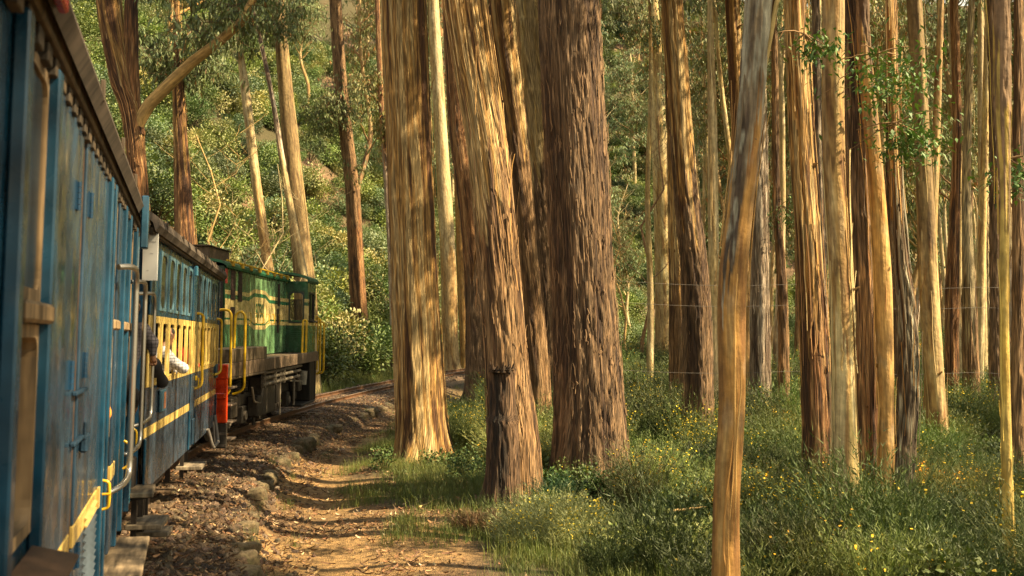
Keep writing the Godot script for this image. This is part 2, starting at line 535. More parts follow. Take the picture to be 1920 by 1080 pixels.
var sprays: Array = []
func make_sprays() -> void:           # drooping gum leaves on twigs
	for s in 3:
		var b := MB.new()
		for t in 9:
			var a := rng.randf() * TAU
			var dir := Vector3(cos(a), rng.randf_range(-0.5, 0.5), sin(a)).normalized()
			var p0 := Vector3(rng.randf_range(-0.2, 0.2), rng.randf_range(-0.1, 0.3), rng.randf_range(-0.2, 0.2))
			var p1 := p0 + dir * rng.randf_range(0.45, 0.85) + Vector3(0, -0.15, 0)
			b.col = Color(0.12, 0.07, 0.035)
			b.tube(PackedVector3Array([p0, p1]), PackedFloat32Array([0.008, 0.003]), 3, false)
			for k in 11:
				var p := p0.lerp(p1, rng.randf_range(0.15, 1.0)) + Vector3(rng.randf_range(-0.1, 0.1), rng.randf_range(-0.08, 0.05), rng.randf_range(-0.1, 0.1))
				var hang := (Vector3(rng.randf_range(-0.7, 0.7), -1.0, rng.randf_range(-0.7, 0.7))).normalized()
				var side := hang.cross(Vector3(rng.randf_range(-1, 1), 0.1, rng.randf_range(-1, 1))).normalized()
				var L := rng.randf_range(0.13, 0.24)
				var w := rng.randf_range(0.016, 0.028)
				b.col = Color(0.1, 0.135, 0.055).lerp(Color(0.19, 0.21, 0.1), rng.randf())
				if rng.randf() < 0.07: b.col = Color(0.24, 0.13, 0.05)
				var q := p + hang * L
				var mid := p + hang * L * 0.45
				b.tri(p, mid + side * w, mid - side * w)
				b.tri(mid - side * w, mid + side * w, q)
		sprays.append(b.mesh())


func spray_cloud(called: String, parent: Node3D, n: int, centre: Vector3, size: Vector3, tone: Color, scale := 1.0, lumps := 5) -> MultiMeshInstance3D:
	var at := []
	var tint := PackedColorArray()
	var lump := []
	for i in lumps:
		lump.append(Vector3(rng.randf_range(-1, 1), rng.randf_range(-1, 1), rng.randf_range(-1, 1)) * 0.75)
	for i in n:
		var g: Vector3 = lump[rng.randi() % lumps]
		var p := centre + (g + Vector3(rng.randfn(), rng.randfn() * 0.8, rng.randfn()) * 0.23) * size
		at.append(Transform3D(Basis(Vector3.UP, rng.randf() * TAU).rotated(Vector3.RIGHT, rng.randf_range(-0.4, 0.4)).scaled(Vector3.ONE * scale * rng.randf_range(0.75, 1.35)), p))
		var t := rng.randf_range(0.75, 1.3)
		tint.append(Color(tone.r * t * rng.randf_range(0.9, 1.15), tone.g * t, tone.b * t))
	var o := many(called, sprays[rng.randi() % 3], M.leaf, at, tint, parent)
	tag(o, "", "", "", "stuff")
	return o


var gum_count := 0
func gum(label: String, low: String, high: String, sw: float, x: float, d: float, st: Array, group := "") -> Node3D:
	gum_count += 1
	rng.seed = 1000 + gum_count
	var g := ground(x, d) - 0.12
	var o := thing("gum_tree", label, "tree", Vector3(x, g, -d), group)
	var s2 := []
	for s: Vector3 in st: s2.append(Vector3(s.x, s.y - g, s.z))
	if s2[0].y > 0.05:
		var f: Vector3 = s2[0]
		if f.y < 0.4:
			s2[0] = Vector3(f.x, 0, f.z)
		else:
			var e: Vector3 = (s2[0] - s2[1]) / (s2[0].y - s2[1].y)
			s2.push_front(Vector3(f.x - e.x * f.y * 0.6, 0, f.z - clampf(e.z * f.y, -f.z * 0.25, 0)))
	else:
		s2[0] = Vector3(s2[0].x, minf(s2[0].y, 0.0), s2[0].z)
	var e: Vector3 = s2[-1]
	var l: Vector3 = s2[-2]
	var lean := clampf((e.x - l.x) / (e.y - l.y), -0.12, 0.12)
	var seen := e.y
	var top := maxf(seen + 7.0, rng.randf_range(19, 26))
	s2.append(Vector3(e.x + lean * (top - seen) * 0.35, (seen + top) / 2, e.z * 0.72))
	s2.append(Vector3(e.x + lean * (top - seen) * 0.5, top, maxf(0.03, e.z * 0.25)))
	var fib: bool = barks[low][5]
	put("trunk", trunk_mesh(s2, low, high, sw - g, d, seen + 0.5, gum_count * 13.7, clampf(st[0].z * 2.6, 0.5, 1.0)), M.bark_fibre if fib else M.bark_smooth, o)
	# loose ribbons of bark
	if low in ["gold", "rust", "brown"] or high in ["gold", "rust"]:
		var rb := MB.new()
		for i in int(10 + st[0].z * 60):
			var a := rng.randf() * TAU
			var y := rng.randf_range(maxf(0.8, sw - g - 2.0), seen)
			var q := trunk_point(s2, y)
			var kind: String = high if barks[high][5] else low
			rb.col = (barks[kind][0] as Color).lerp(barks[kind][1], rng.randf() * 0.9)
			ribbon(rb, q, a, rng.randf_range(0.35, 1.3), rng.randf_range(0.006, 0.02) * clampf(st[0].z * 3.0, 0.5, 1.2))
		tag(put("loose_bark", rb, M.litter, o), "", "", "", "stuff")
	if st[0].z > 0.045 and d < 60.0:
		var sp := MB.new()
		var kind: String = high if barks[high][5] else low
		for i in int(st[0].z * (330.0 if d < 32.0 else 120.0) * (1.0 if fib else 0.5) * (1.8 if low == "fibre" else 1.0)):
			var y0 := rng.randf_range(0.1, seen)
			if low != high and not barks[high][5] and y0 > sw - g and rng.randf() < 0.7: continue
			kind = low if y0 < sw - g else high
			sp.col = (barks[kind][0] as Color).lerp(barks[kind][1 if rng.randf() < 0.5 else 2], rng.randf_range(0.2, 0.95))
			strip(sp, s2, y0, rng.randf_range(0.3, 2.4) * (0.22 if kind == "fibre" else 0.45 if kind == "brown" else 1.0), rng.randf() * TAU, rng.randf_range(0.005, 0.016))
		if sp.v.size(): tag(put("bark_strips", sp, M.strip, o), "", "", "", "stuff")
	if d < 45.0:
		for i in (1 if st[0].z < 0.3 else 0):
			var kb := MB.new()
			var y := rng.randf_range(1.2, seen)
			var q := trunk_point(s2, y)
			var a := rng.randf_range(0.1, PI - 0.1)
			var o2 := Vector3(cos(a), 0, sin(a))
			var kr := clampf(q.z * 0.12, 0.008, 0.025)
			var p := Vector3(q.x, y, 0) + o2 * q.z * 0.8
			kb.col = (barks[high if y > sw - g else low][0] as Color).lerp(barks[high if y > sw - g else low][1], 0.5)
			var L := q.z * 0.2 + rng.randf_range(0.02, 0.12)
			kb.tube(PackedVector3Array([p - Vector3(0, kr, 0), p + o2 * q.z * 0.18 + Vector3(0, kr * 0.3, 0), p + o2 * L + Vector3(0, L * 0.4, 0)]), PackedFloat32Array([kr * 2.2, kr * 1.25, kr * 0.6]), 8)
			put("branch_stub", kb, M.bark_smooth, o)
	var br := MB.new()
	for i in 6:
		var y := lerpf(maxf(seen * 0.98, 11.0), top, (i + 0.5) / 6.0)
		var q := trunk_point(s2, y)
		var a := rng.randf() * TAU
		limb(br, Vector3(q.x, q.y, 0), Vector3(cos(a), 0.7, sin(a)).normalized(), rng.randf_range(2.0, 3.6), q.z * 0.5, Vector3(0, 0.25, 0), high)
	put("branches", br, M.bark_smooth, o)
	var base := maxf(minf(seen, 20.0) + 1.5, 10.0)
	spray_cloud("crown", o, 28 if d < 19.0 else 54, Vector3(trunk_point(s2, (base + top) / 2 + 1).x, (base + top) / 2 + 1.5, 0), Vector3(2.9, (top - base) / 2 + 1.5, 2.9), Color(1, 1, 1), 1.5, 6)
	return o


func trunk_point(st: Array, y: float) -> Vector3:
	for i in st.size() - 1:
		if y <= st[i + 1].y:
			return (st[i] as Vector3).lerp(st[i + 1], clampf((y - st[i].y) / (st[i + 1].y - st[i].y), 0, 1))
	return st[-1]


func strip(b: MB, st: Array, y0: float, L: float, a: float, w: float) -> void:   # a long strip of bark still on the trunk, its ends lifting a little
	var n := 7
	var prev := Vector3.ZERO
	var lift := rng.randf_range(0.012, 0.028)
	var up := rng.randf_range(-0.01, 0.06)
	for i in n:
		var t := i / (n - 1.0)
		var q := trunk_point(st, y0 + L * t)
		var aa := a + (nf.get_noise_2d(y0 * 50.0, t * 14.0 + a * 20.0)) * 0.02 / maxf(q.z, 0.1)
		var o := Vector3(cos(aa), 0, sin(aa))
		var s := Vector3(-sin(aa), 0, cos(aa))
		var p := Vector3(q.x, q.y, 0) + o * (q.z + lift + up * pow(absf(t - 0.4) * 1.6, 3.0))
		var wt := w * (0.35 + 0.65 * sin(PI * clampf(t, 0.04, 0.96)))
		if i:
			var wp := w * (0.35 + 0.65 * sin(PI * clampf(t - 1.0 / (n - 1.0), 0.04, 0.96)))
			b.facet([prev + s * wp, prev + s * wp * 0.2 + o * 0.006, p + s * wt * 0.2 + o * 0.006, p + s * wt], o + s)
			b.facet([prev - s * wp, prev + s * wp * 0.2 + o * 0.006, p + s * wt * 0.2 + o * 0.006, p - s * wt], o - s)
		prev = p


func ribbon(b: MB, q: Vector3, a: float, L: float, w: float) -> void:   # a strip that has peeled from the trunk at its lower or upper end
	var o := Vector3(cos(a), 0, sin(a))
	var s := Vector3(-sin(a), 0, cos(a))
	var out := rng.randf_range(0.02, 0.16)
	var up := 1.0 if rng.randf() < 0.45 else -1.0
	var prev := Vector3.ZERO
	var skew := rng.randf_range(-0.1, 0.1)
	for i in 6:
		var t := i / 5.0
		var p := Vector3(q.x, q.y, 0) + o * (q.z * 1.0 + 0.012 + out * t * t) + s * (skew * t + nf.get_noise_2d(q.y * 30.0 + t * 30.0, a * 9.0) * 0.05 * t) + Vector3.UP * up * L * t
		if i:
			var w0 := w * (1.0 - 0.6 * (t - 0.2))
			var w1 := w * (1.0 - 0.6 * t)
			b.facet([prev - s * w0, prev + s * w0, p + s * w1, p - s * w1], o)
		prev = p


# ---- bushes, broom, grass
func leaf_pair(b: MB, p: Vector3, dir: Vector3, up: Vector3, L: float, w: float) -> void:
	var s := dir.cross(up).normalized() * w
	var m := p + dir * L * 0.45 + up * L * 0.06
	b.tri(p, m + s, m - s)
	b.tri(m - s, m + s, p + dir * L - up * L * 0.08)


func bush_mesh(sd: int, leaves: int, L: float, wide: float, tall: float, c0: Color, c1: Color, round_leaf := 0.3) -> ArrayMesh:
	rng.seed = sd
	var b := MB.new()
	var lobes := []
	for i in 9:
		var a := rng.randf() * TAU
		var k := sqrt(rng.randf()) * 0.62
		lobes.append([Vector3(cos(a) * k * wide, tall * rng.randf_range(0.3, 0.72) * (1.1 - k * 0.5), sin(a) * k * wide), rng.randf_range(0.25, 0.42)])
	b.col = Color(0.1, 0.065, 0.035)
	for l: Array in lobes:
		var q: Vector3 = l[0]
		b.tube(PackedVector3Array([Vector3(q.x * 0.1, -0.1, q.z * 0.1), Vector3(q.x * 0.5, q.y * 0.55, q.z * 0.5), q]), PackedFloat32Array([0.02 * wide, 0.014 * wide, 0.006 * wide]), 4, false)
	for i in leaves:
		var l: Array = lobes[rng.randi() % lobes.size()]
		var dir := Vector3(rng.randfn(), rng.randfn(), rng.randfn()).normalized()
		var q: Vector3 = l[0]
		var p := q + dir * Vector3(wide, tall * 0.9, wide) * float(l[1]) * pow(rng.randf(), 0.4)
		if p.y < 0.02: p.y = rng.randf() * 0.3 * tall
		b.col = c0.lerp(c1, rng.randf())
		var o := (dir + Vector3(rng.randf_range(-0.8, 0.8), rng.randf_range(-0.3, 0.9), rng.randf_range(-0.8, 0.8))).normalized()
		leaf_pair(b, p, o, (Vector3.UP + dir * 0.6 + Vector3(rng.randf_range(-0.5, 0.5), 0, rng.randf_range(-0.5, 0.5))).normalized(), L * rng.randf_range(0.7, 1.3), L * round_leaf * rng.randf_range(0.8, 1.2))
	return b.mesh()


func broom_mesh(sd: int, stems: int, tall: float, spread: float, flowers: float, c0: Color, c1: Color) -> ArrayMesh:
	rng.seed = sd
	var b := MB.new()
	for i in stems:
		var a := rng.randf() * TAU
		var out := Vector3(cos(a), 0, sin(a))
		var k := pow(rng.randf(), 0.7)
		var p := out * rng.randf() * 0.12 * spread + Vector3(0, -0.05, 0)
		var h := tall * rng.randf_range(0.55, 1.1)
		var dir := (Vector3.UP + out * k * spread * 0.9).normalized()
		var side := dir.cross(Vector3(rng.randfn(), rng.randfn(), rng.randfn())).normalized()
		var c := c0.lerp(c1, rng.randf())
		b.col = c
		var prev := p
		for s in 3:
			var t := (s + 1) / 3.0
			var q := p + dir * h * t + out * h * 0.12 * k * t * t + Vector3(rng.randfn(), 0, rng.randfn()) * 0.015
			var w := 0.0028 * (1.25 - t) + 0.001
			b.tri(prev - side * w, q, prev + side * w)
			for f in 8:
				var m := prev.lerp(q, rng.randf())
				var u := (dir + Vector3(rng.randfn(), rng.randfn() * 0.4, rng.randfn()) * 0.7).normalized()
				var z := u.cross(Vector3(rng.randfn(), rng.randfn(), rng.randfn())).normalized() * 0.0035
				b.tri(m - z, m + u * rng.randf_range(0.02, 0.085), m + z)
			prev = q
		if rng.randf() < flowers:
			for f in rng.randi_range(1, 4):
				var m := p + dir * h * rng.randf_range(0.7, 1.0) + Vector3(rng.randfn(), rng.randfn(), rng.randfn()) * 0.02
				b.col = Color(0.75, 0.52, 0.02).lerp(Color(0.85, 0.68, 0.06), rng.randf())
				for z in 2:
					var u := Vector3(rng.randfn(), rng.randfn(), rng.randfn()).normalized()
					var w := u.cross(Vector3.UP).normalized()
					b.facet([m - u * 0.0095 - w * 0.0095, m + u * 0.0095 - w * 0.0095, m + u * 0.0095 + w * 0.0095, m - u * 0.0095 + w * 0.0095], u.cross(w))
	return b.mesh()


func grass_mesh(sd: int, blades: int, tall: float, c0: Color, c1: Color) -> ArrayMesh:
	rng.seed = sd
	var b := MB.new()
	for i in blades:
		var a := rng.randf() * TAU
		var out := Vector3(cos(a), 0, sin(a))
		var p := Vector3(rng.randfn(), 0, rng.randfn()) * 0.09 - Vector3(0, 0.02, 0)
		var h := tall * rng.randf_range(0.4, 1.1)
		var w := Vector3(-sin(a), 0, cos(a)).rotated(Vector3.UP, rng.randf_range(-0.6, 0.6)) * rng.randf_range(0.0025, 0.005)
		var k := rng.randf_range(0.1, 0.7)
		b.col = c0.lerp(c1, rng.randf())
		var m := p + Vector3.UP * h * 0.6 + out * h * 0.2 * k
		var q := p + Vector3.UP * h * (1.0 - 0.25 * k) + out * h * 0.65 * k
		b.tri(p - w, m, p + w)
		b.tri(p + w, m, m + w * 0.4)
		b.tri(m - w * 0.5, q, m + w * 0.5)
	return b.mesh()


func green(lo := 0.75, hi := 1.25) -> Color:
	var t := rng.randf_range(lo, hi)
	return Color(t * rng.randf_range(0.9, 1.2), t, t * rng.randf_range(0.8, 1.1))


func scatter(n: int, x0: float, x1: float, d0: float, d1: float, keep: Callable, s0: float, s1: float, tilt := 0.1, lift := 0.0) -> Array:   # transforms on the ground where keep(x, d, s) likes
	var at := []
	var tries := 0
	while at.size() < n and tries < n * 12:
		tries += 1
		var x := rng.randf_range(x0, x1)
		var d := rng.randf_range(d0, d1)
		if absf(x) > d * 0.62 + 3.0: continue
		var s3 := near_line(x, d)
		var k: float = keep.call(x, d, s3.x)
		if rng.randf() >= k: continue
		at.append(Transform3D(Basis.from_euler(Vector3(rng.randf_range(-tilt, tilt), rng.randf() * TAU, rng.randf_range(-tilt, tilt))).scaled(Vector3.ONE * rng.randf_range(s0, s1)), Vector3(x, ground(x, d, s3) + lift, -d)))
	return at


func tints(n: int, lo := 0.75, hi := 1.25) -> PackedColorArray:
	var r := PackedColorArray()
	for i in n: r.append(green(lo, hi))
	return r


func patchy(at: Array, lo := 0.4, hi := 1.45) -> PackedColorArray:      # plants of one patch share a tone: fresh, dull or dry
	var r := PackedColorArray()
	for t: Transform3D in at:
		var p := nz.get_noise_2d(t.origin.x * 8.0 + 90.0, t.origin.z * 8.0)
		var q := nz.get_noise_2d(t.origin.x * 4.0, t.origin.z * 4.0 + 70.0)
		var k := clampf(0.85 + 1.9 * p, lo, hi) * rng.randf_range(0.85, 1.15)
		r.append(Color(k * (1.0 + 0.7 * maxf(q, 0.0)), k, k * (1.0 - 0.3 * absf(q))))
	return r


# ---- the train
const BLUE := Color(0.011, 0.052, 0.1)
const DUST := Color(0.04, 0.065, 0.1)
const CREAM := Color(0.7, 0.5, 0.16)
const DARK := Color(0.025, 0.02, 0.016)
const RUST := Color(0.11, 0.06, 0.035)
const WOOD := Color(0.34, 0.23, 0.12)
const YELLOW := Color(0.8, 0.5, 0.02)


func wall(b: MB, l0: float, l1: float, y0: float, y1: float, x: float, thick: float, holes: Array, bands: Array) -> void:
	# a side wall with rectangular holes [l0, l1, y0, y1]; bands [y0, y1, colour] are painted on its outside, which faces +x or -x
	var ls := [l0, l1]
	var ys := [y0, y1]
	for h: Array in holes: ls.append_array([h[0], h[1]]); ys.append_array([h[2], h[3]])
	for k: Array in bands: ys.append_array([k[0], k[1]])
	ls.sort(); ys.sort()
	var side := signf(x)
	for i in ls.size() - 1:
		for j in ys.size() - 1:
			var a: float = ls[i]; var c: float = ls[i + 1]; var e: float = ys[j]; var f: float = ys[j + 1]
			if c - a < 1e-4 or f - e < 1e-4 or a < l0 or c > l1 or e < y0 or f > y1: continue
			var m := Vector2((a + c) / 2, (e + f) / 2)
			var open := false
			for h: Array in holes:
				if m.x > h[0] and m.x < h[1] and m.y > h[2] and m.y < h[3]: open = true
			if open: continue
			b.col = BLUE
			for k: Array in bands:
				if m.y > k[0] and m.y < k[1]: b.col = k[2]
			b.facet([Vector3(x, e, -a), Vector3(x, e, -c), Vector3(x, f, -c), Vector3(x, f, -a)], Vector3(side, 0, 0))
			b.col = b.col.lerp(Color(0.2, 0.16, 0.1), 0.5)
			b.facet([Vector3(x - side * thick, e, -a), Vector3(x - side * thick, e, -c), Vector3(x - side * thick, f, -c), Vector3(x - side * thick, f, -a)], Vector3(-side, 0, 0))
	for h: Array in holes:
		var p := [Vector2(h[0], h[2]), Vector2(h[1], h[2]), Vector2(h[1], h[3]), Vector2(h[0], h[3])]
		for i in 4:
			var q: Vector2 = p[i]
			var r: Vector2 = p[(i + 1) % 4]
			var mid := Vector2((h[0] + h[1]) / 2, (h[2] + h[3]) / 2) - (q + r) / 2
			b.facet([Vector3(x, q.y, -q.x), Vector3(x, r.y, -r.x), Vector3(x - side * thick, r.y, -r.x), Vector3(x - side * thick, q.y, -q.x)], Vector3(0, mid.y, -mid.x))


func round_rect(w: float, h: float, r: float) -> PackedVector2Array:
	var p := PackedVector2Array()
	for q in 4:
		var c := Vector2((w / 2 - r) * (1 if q in [0, 3] else -1), (h / 2 - r) * (1 if q < 2 else -1))
		for i in 5:
			var a := PI / 2 * (q + i / 4.0)
			p.append(c + Vector2(cos(a), sin(a)) * r)
	return p


func frame(b: MB, l0: float, l1: float, y0: float, y1: float, x: float, deep: float, rim: float, r: float, side := 1.0) -> void:   # a moulded frame with a rounded opening; x is its outer face
	var c := Vector2((l0 + l1) / 2, (y0 + y1) / 2)
	var o := round_rect(l1 - l0, y1 - y0, 0.004)
	var n := round_rect(l1 - l0 - 2 * rim, y1 - y0 - 2 * rim, r)
	for i in o.size():
		var j := (i + 1) % o.size()
		var p := [o[i], o[j], n[j], n[i]]
		var w := []
		for q: Vector2 in p: w.append(Vector3(x, c.y + q.y, -(c.x + q.x)))
		var back := Vector3(-deep * side, 0, 0)
		b.facet([w[0], w[1], w[2], w[3]] if o[i].distance_to(o[j]) > 1e-4 else [w[0], w[2], w[3]], Vector3(side, 0, 0))
		b.facet([w[3], w[2], w[2] + back, w[3] + back], Vector3(0, -n[i].y, n[i].x))
		if o[i].distance_to(o[j]) > 1e-4:
			b.facet([w[0], w[1], w[1] + back, w[0] + back], Vector3(0, o[i].y + o[j].y, -o[i].x - o[j].x))


func roof(b: MB, l0: float, l1: float, half: float, y: float, rise: float, thick := 0.06) -> void:   # an arched sheet roof
	var n := 14
	var prev := []
	for i in n + 1:
		var t := i / float(n) * 2.0 - 1.0
		var x := sin(t * PI / 2) * half
		var h := y + rise * pow(cos(t * PI / 2), 0.8)
		var cur := [Vector3(x, h, -l0), Vector3(x, h, -l1), Vector3(x * 0.97, h - thick, -l0), Vector3(x * 0.97, h - thick, -l1)]
		if i:
			b.facet([prev[0], prev[1], cur[1], cur[0]], Vector3(x, 1, 0) if absf(t) > 0.8 else Vector3.UP)
			b.facet([prev[2], prev[3], cur[3], cur[2]], Vector3.DOWN)
			b.facet([prev[0], cur[0], cur[2], prev[2]], Vector3.BACK)
			b.facet([prev[1], cur[1], cur[3], prev[3]], Vector3.FORWARD)
		prev = cur
	for s: float in [-1.0, 1.0]:
		b.facet([Vector3(s * half, y, -l0), Vector3(s * half, y, -l1), Vector3(s * half * 0.97, y - thick, -l1), Vector3(s * half * 0.97, y - thick, -l0)], Vector3(s, 0, 0))


func wheel(b: MB, x: float, y: float, l: float, r: float) -> void:
	b.col = DARK * 2.0
	b.tube(PackedVector3Array([Vector3(x - 0.05, y, -l), Vector3(x - 0.045, y, -l), Vector3(x + 0.045, y, -l), Vector3(x + 0.055, y, -l)]), PackedFloat32Array([r + 0.03, r + 0.03, r, r * 0.96]), 24)
	b.col = DARK * 3.0
	b.tube(PackedVector3Array([Vector3(x + 0.05, y, -l), Vector3(x + 0.12, y, -l)]), PackedFloat32Array([r * 0.32, r * 0.24]), 12)


func hinge(parent: Node, l: float, y: float, h: float, x: float) -> void:
	var b := MB.new()
	b.col = Color(0.01, 0.045, 0.1)
	for i in 5:
		b.tube(PackedVector3Array([Vector3(x, y + h * (i / 5.0 - 0.5), -l), Vector3(x, y + h * ((i + 0.9) / 5.0 - 0.5), -l)]), PackedFloat32Array([0.01, 0.01]), 8)
	b.bx(l - 0.04, l + 0.04, y - h / 2, y + h / 2, x - 0.012, x - 0.004)
	put("hinge", b, M.glossy, parent)


func coach_root(label: String, x: float, d: float, turn: float) -> Node3D:
	var o := thing("railway_coach", label, "railway coach", Vector3(x, 0, -d))
	o.rotation = Vector3(0, turn, deg_to_rad(-0.9))
	return o


func coach_body(o: Node3D, l0: float, l1: float, holes: Array, bands: Array, thick := 0.05) -> void:
	var b := MB.new()
	wall(b, l0, l1, 0.57, 3.22, 1.1, thick, holes, bands)
	put("side_wall", b, M.glossy, o)
	b = MB.new()
	wall(b, l0, l1, 0.57, 3.22, -1.1, thick, holes, bands)
	put("far_side_wall", b, M.glossy, o)
	b = MB.new()
	b.col = Color(0.2, 0.15, 0.1)
	b.bx(l0 + 0.01, l1 - 0.01, 0.93, 1.0, -1.045, 1.045)
	put("floor", b, M.timber, o)
	for e: float in [l0, l1 - 0.05]:
		b = MB.new()
		b.col = Color(0.008, 0.07, 0.15)
		b.bx(e, e + 0.05, 0.57, 3.22, -1.05, 1.05)
		b.bx(e + 0.005, e + 0.045, 3.22, 3.5, -0.7, 0.7)
		put("end_wall", b, M.paint, o)
	b = MB.new()
	b.col = Color(0.13, 0.1, 0.075)
	roof(b, l0 - 0.25, l1 + 0.25, 1.22, 3.21, 0.3)
	put("roof", b, M.timber, o)
	for s: float in [-1.0, 1.0]:
		b = MB.new()
		b.col = Color(0.16, 0.11, 0.065)
		b.bx(l0 - 0.2, l1 + 0.2, 3.13, 3.2, s * 1.103, s * 1.16, 0.008)
		put("cornice", b, M.timber, o)
	var l := l0 + 0.3
	while l < l1:
		b = MB.new()
		b.col = Color(0.12, 0.08, 0.045)
		b.bx(l, l + 0.025, 3.2, 3.3, 1.2, 1.222, 0.004)
		put("roof_strap", b, M.timber, o)
		l += 1.35
	b = MB.new()
	b.col = DARK
	b.bx(l0 + 0.1, l1 - 0.1, 0.62, 0.92, -0.85, 0.85)
	put("underframe", b, M.iron, o)
	for k: float in [l0 + 1.3, l0 + 2.6, l1 - 2.6, l1 - 1.3]:
		for s: float in [-1.0, 1.0]:
			b = MB.new()
			wheel(b, 0.5 * s, 0.36, k, 0.36)
			put("wheel", b, M.iron, o)


func bench(o: Node3D, l: float, ahead: float) -> void:
	var b := MB.new()
	b.col = Color(0.12, 0.08, 0.05)
	b.bx(l - 0.2, l + 0.2, 1.38, 1.44, -1.0, 1.0, 0.01)
	b.bx(l - 0.2 * ahead - 0.025, l - 0.2 * ahead + 0.025, 1.44, 2.05, -1.0, 1.0, 0.01)
	b.bx(l - 0.04, l + 0.04, 1.0, 1.38, -0.95, 0.95)
	put("bench", b, M.timber, o)


func u_rail(called: String, o: Node3D, l: float, y0: float, y1: float, x: float, out: float, reach: float, m: Material, r := 0.019, col := Color(1, 1, 1)) -> void:
	var b := MB.new()
	b.col = col
	b.pipe([Vector3(x, y1 - 0.02, -(l - reach)), Vector3(x + out, y1, -(l - reach * 0.7)), Vector3(x + out, y1 - 0.05, -l), Vector3(x + out, y0, -l), Vector3(x + out * 0.7, y0 - 0.02, -(l - reach)), Vector3(x, y0 - 0.05, -(l - reach * 1.15))], r, 10, 0.12)
	put(called, b, m, o)


func near_coach() -> void:
	var o := coach_root("near blue coach with tall doors, hinges and curved steel grab rails", -1.635, -0.369, atan(0.333))
	# windows and doors, measured along the coach
	var win := [[-1.9, -1.3], [-0.9, -0.3], [0.4, 1.0], [1.55, 2.15], [3.12, 3.66], [6.62, 7.06], [7.62, 8.1], [8.55, 8.98]]
	var holes := []
	for w: Array in win:
		holes.append([w[0], w[1], 2.25, 3.06])
		holes.append([w[0], w[1], 1.44, 2.15])
	var bands := [[1.11, 1.21, CREAM]]
	coach_body(o, -2.5, 9.62, holes, bands)
	for w: Array in win:
		for k in 2:
			var y0: float = [2.25, 1.44][k]
			var y1: float = [3.06, 2.15][k]
			var b := MB.new()
			b.col = WOOD * 0.95
			frame(b, w[0] - 0.012, w[1] + 0.012, y0 - 0.012, y1 + 0.012, 1.113, 0.06, 0.045, 0.07)
			put("window_frame", b, M.timber, o)
			if k == 0:
				b = MB.new()
				b.bx(w[0] + 0.02, w[1] - 0.02, y0 + 0.02, y1 - 0.02, 1.1, 1.104)
				put("window_pane", b, M.glass, o)
		var s := MB.new()
		s.col = WOOD
		s.bx(w[0] - 0.02, w[1] + 0.02, 2.165, 2.235, 1.103, 1.16, 0.012)
		put("sill", s, M.timber, o)
	# doors: raised panels with a dark gap, hinges and louvres
	for k: Array in [[3.72, 4.72], [4.9, 6.15], [-0.2, 0.35], [7.16, 7.5], [8.2, 8.45]]:
		var b := MB.new()
		b.col = BLUE.lerp(DUST, 0.45)
		b.bx(k[0], k[1], 1.215, 3.08, 1.103, 1.125, 0.006)
		var dr := put("door", b, M.glossy, o)
		b = MB.new()
		b.col = DUST
		b.bx(k[0], k[1], 0.6, 1.105, 1.103, 1.125, 0.006)
		put("lower_panel", b, M.glossy, dr)
		b = MB.new()
		b.col = CREAM
		b.bx(k[0], k[1], 1.108, 1.212, 1.103, 1.127, 0.004)
		put("stripe", b, M.glossy, dr)
	var b := MB.new()
	b.col = RUST
	b.bx(4.735, 4.885, 0.62, 3.08, 1.103, 1.112)
	put("door_gap", b, M.iron, o)
	for l: float in [3.69, 6.2, 6.5, 7.56, 8.15, 9.05, 3.0]:
		b = MB.new()
		b.col = BLUE * 1.25
		b.bx(l - 0.045, l + 0.045, 0.58, 3.1, 1.103, 1.15, 0.008)
		put("post", b, M.glossy, o)
	b = MB.new()
	b.col = Color(0.06, 0.3, 0.48)
	b.bx(9.3, 9.6, 0.58, 3.12, 1.103, 1.135, 0.008)
	put("light_blue_corner_post", b, M.glossy, o)
	for y: float in [1.02, 1.95, 2.75]:
		hinge(o, 4.5, y, 0.13, 1.135)
		hinge(o, 5.05, y + 0.03, 0.13, 1.135)
	b = MB.new()
	b.col = Color(0.009, 0.04, 0.085)
	for y: float in [1.62, 1.85]:
		b.bx(4.6, 5.1, y, y + 0.02, 1.127, 1.15, 0.004)
	b.bx(5.0, 5.12, 1.55, 1.64, 1.127, 1.165, 0.01)
	b.rod(Vector3(1.15, 1.62, -5.0), Vector3(1.15, 1.7, -5.0), 0.008)
	put("door_latch", b, M.iron, o)
	for i in 12:
		b = MB.new()
		b.col = (CREAM if i > 9 else BLUE * 1.3).lerp(Color(0.2, 0.15, 0.1), 0.3)
		b.obox(Transform3D(Basis(Vector3.BACK, -0.5), Vector3(1.131, 0.72 + i * 0.04, -5.7)), Vector3(0.022, 0.008, 0.6))
		put("louvre_slat", b, M.paint, o)
	b = MB.new()
	b.col = CREAM
	b.bx(6.08, 6.26, 1.1, 1.22, 1.127, 1.14)
	b.col = YELLOW
	b.pipe([Vector3(1.14, 1.25, -6.2), Vector3(1.185, 1.24, -6.2), Vector3(1.19, 1.16, -6.2), Vector3(1.185, 1.08, -6.21), Vector3(1.14, 1.07, -6.21)], 0.009, 8, 0.02)
	b.rod(Vector3(1.14, 1.17, -6.17), Vector3(1.2, 1.17, -6.17), 0.008)
	put("yellow_door_handle", b, M.glossy, o)
	for l: float in [8.05, 9.15]:
		b = MB.new()
		b.col = YELLOW
		b.pipe([Vector3(1.15, 1.3, -l), Vector3(1.19, 1.28, -l), Vector3(1.19, 1.1, -l), Vector3(1.15, 1.08, -l)], 0.01, 8, 0.03)
		put("yellow_door_handle", b, M.glossy, o)
	u_rail("grab_rail", o, 7.3, 1.12, 2.62, 1.14, 0.1, 0.35, M.chrome, 0.021)
	u_rail("grab_rail", o, 8.75, 1.2, 2.6, 1.14, 0.1, 0.3, M.chrome, 0.019)
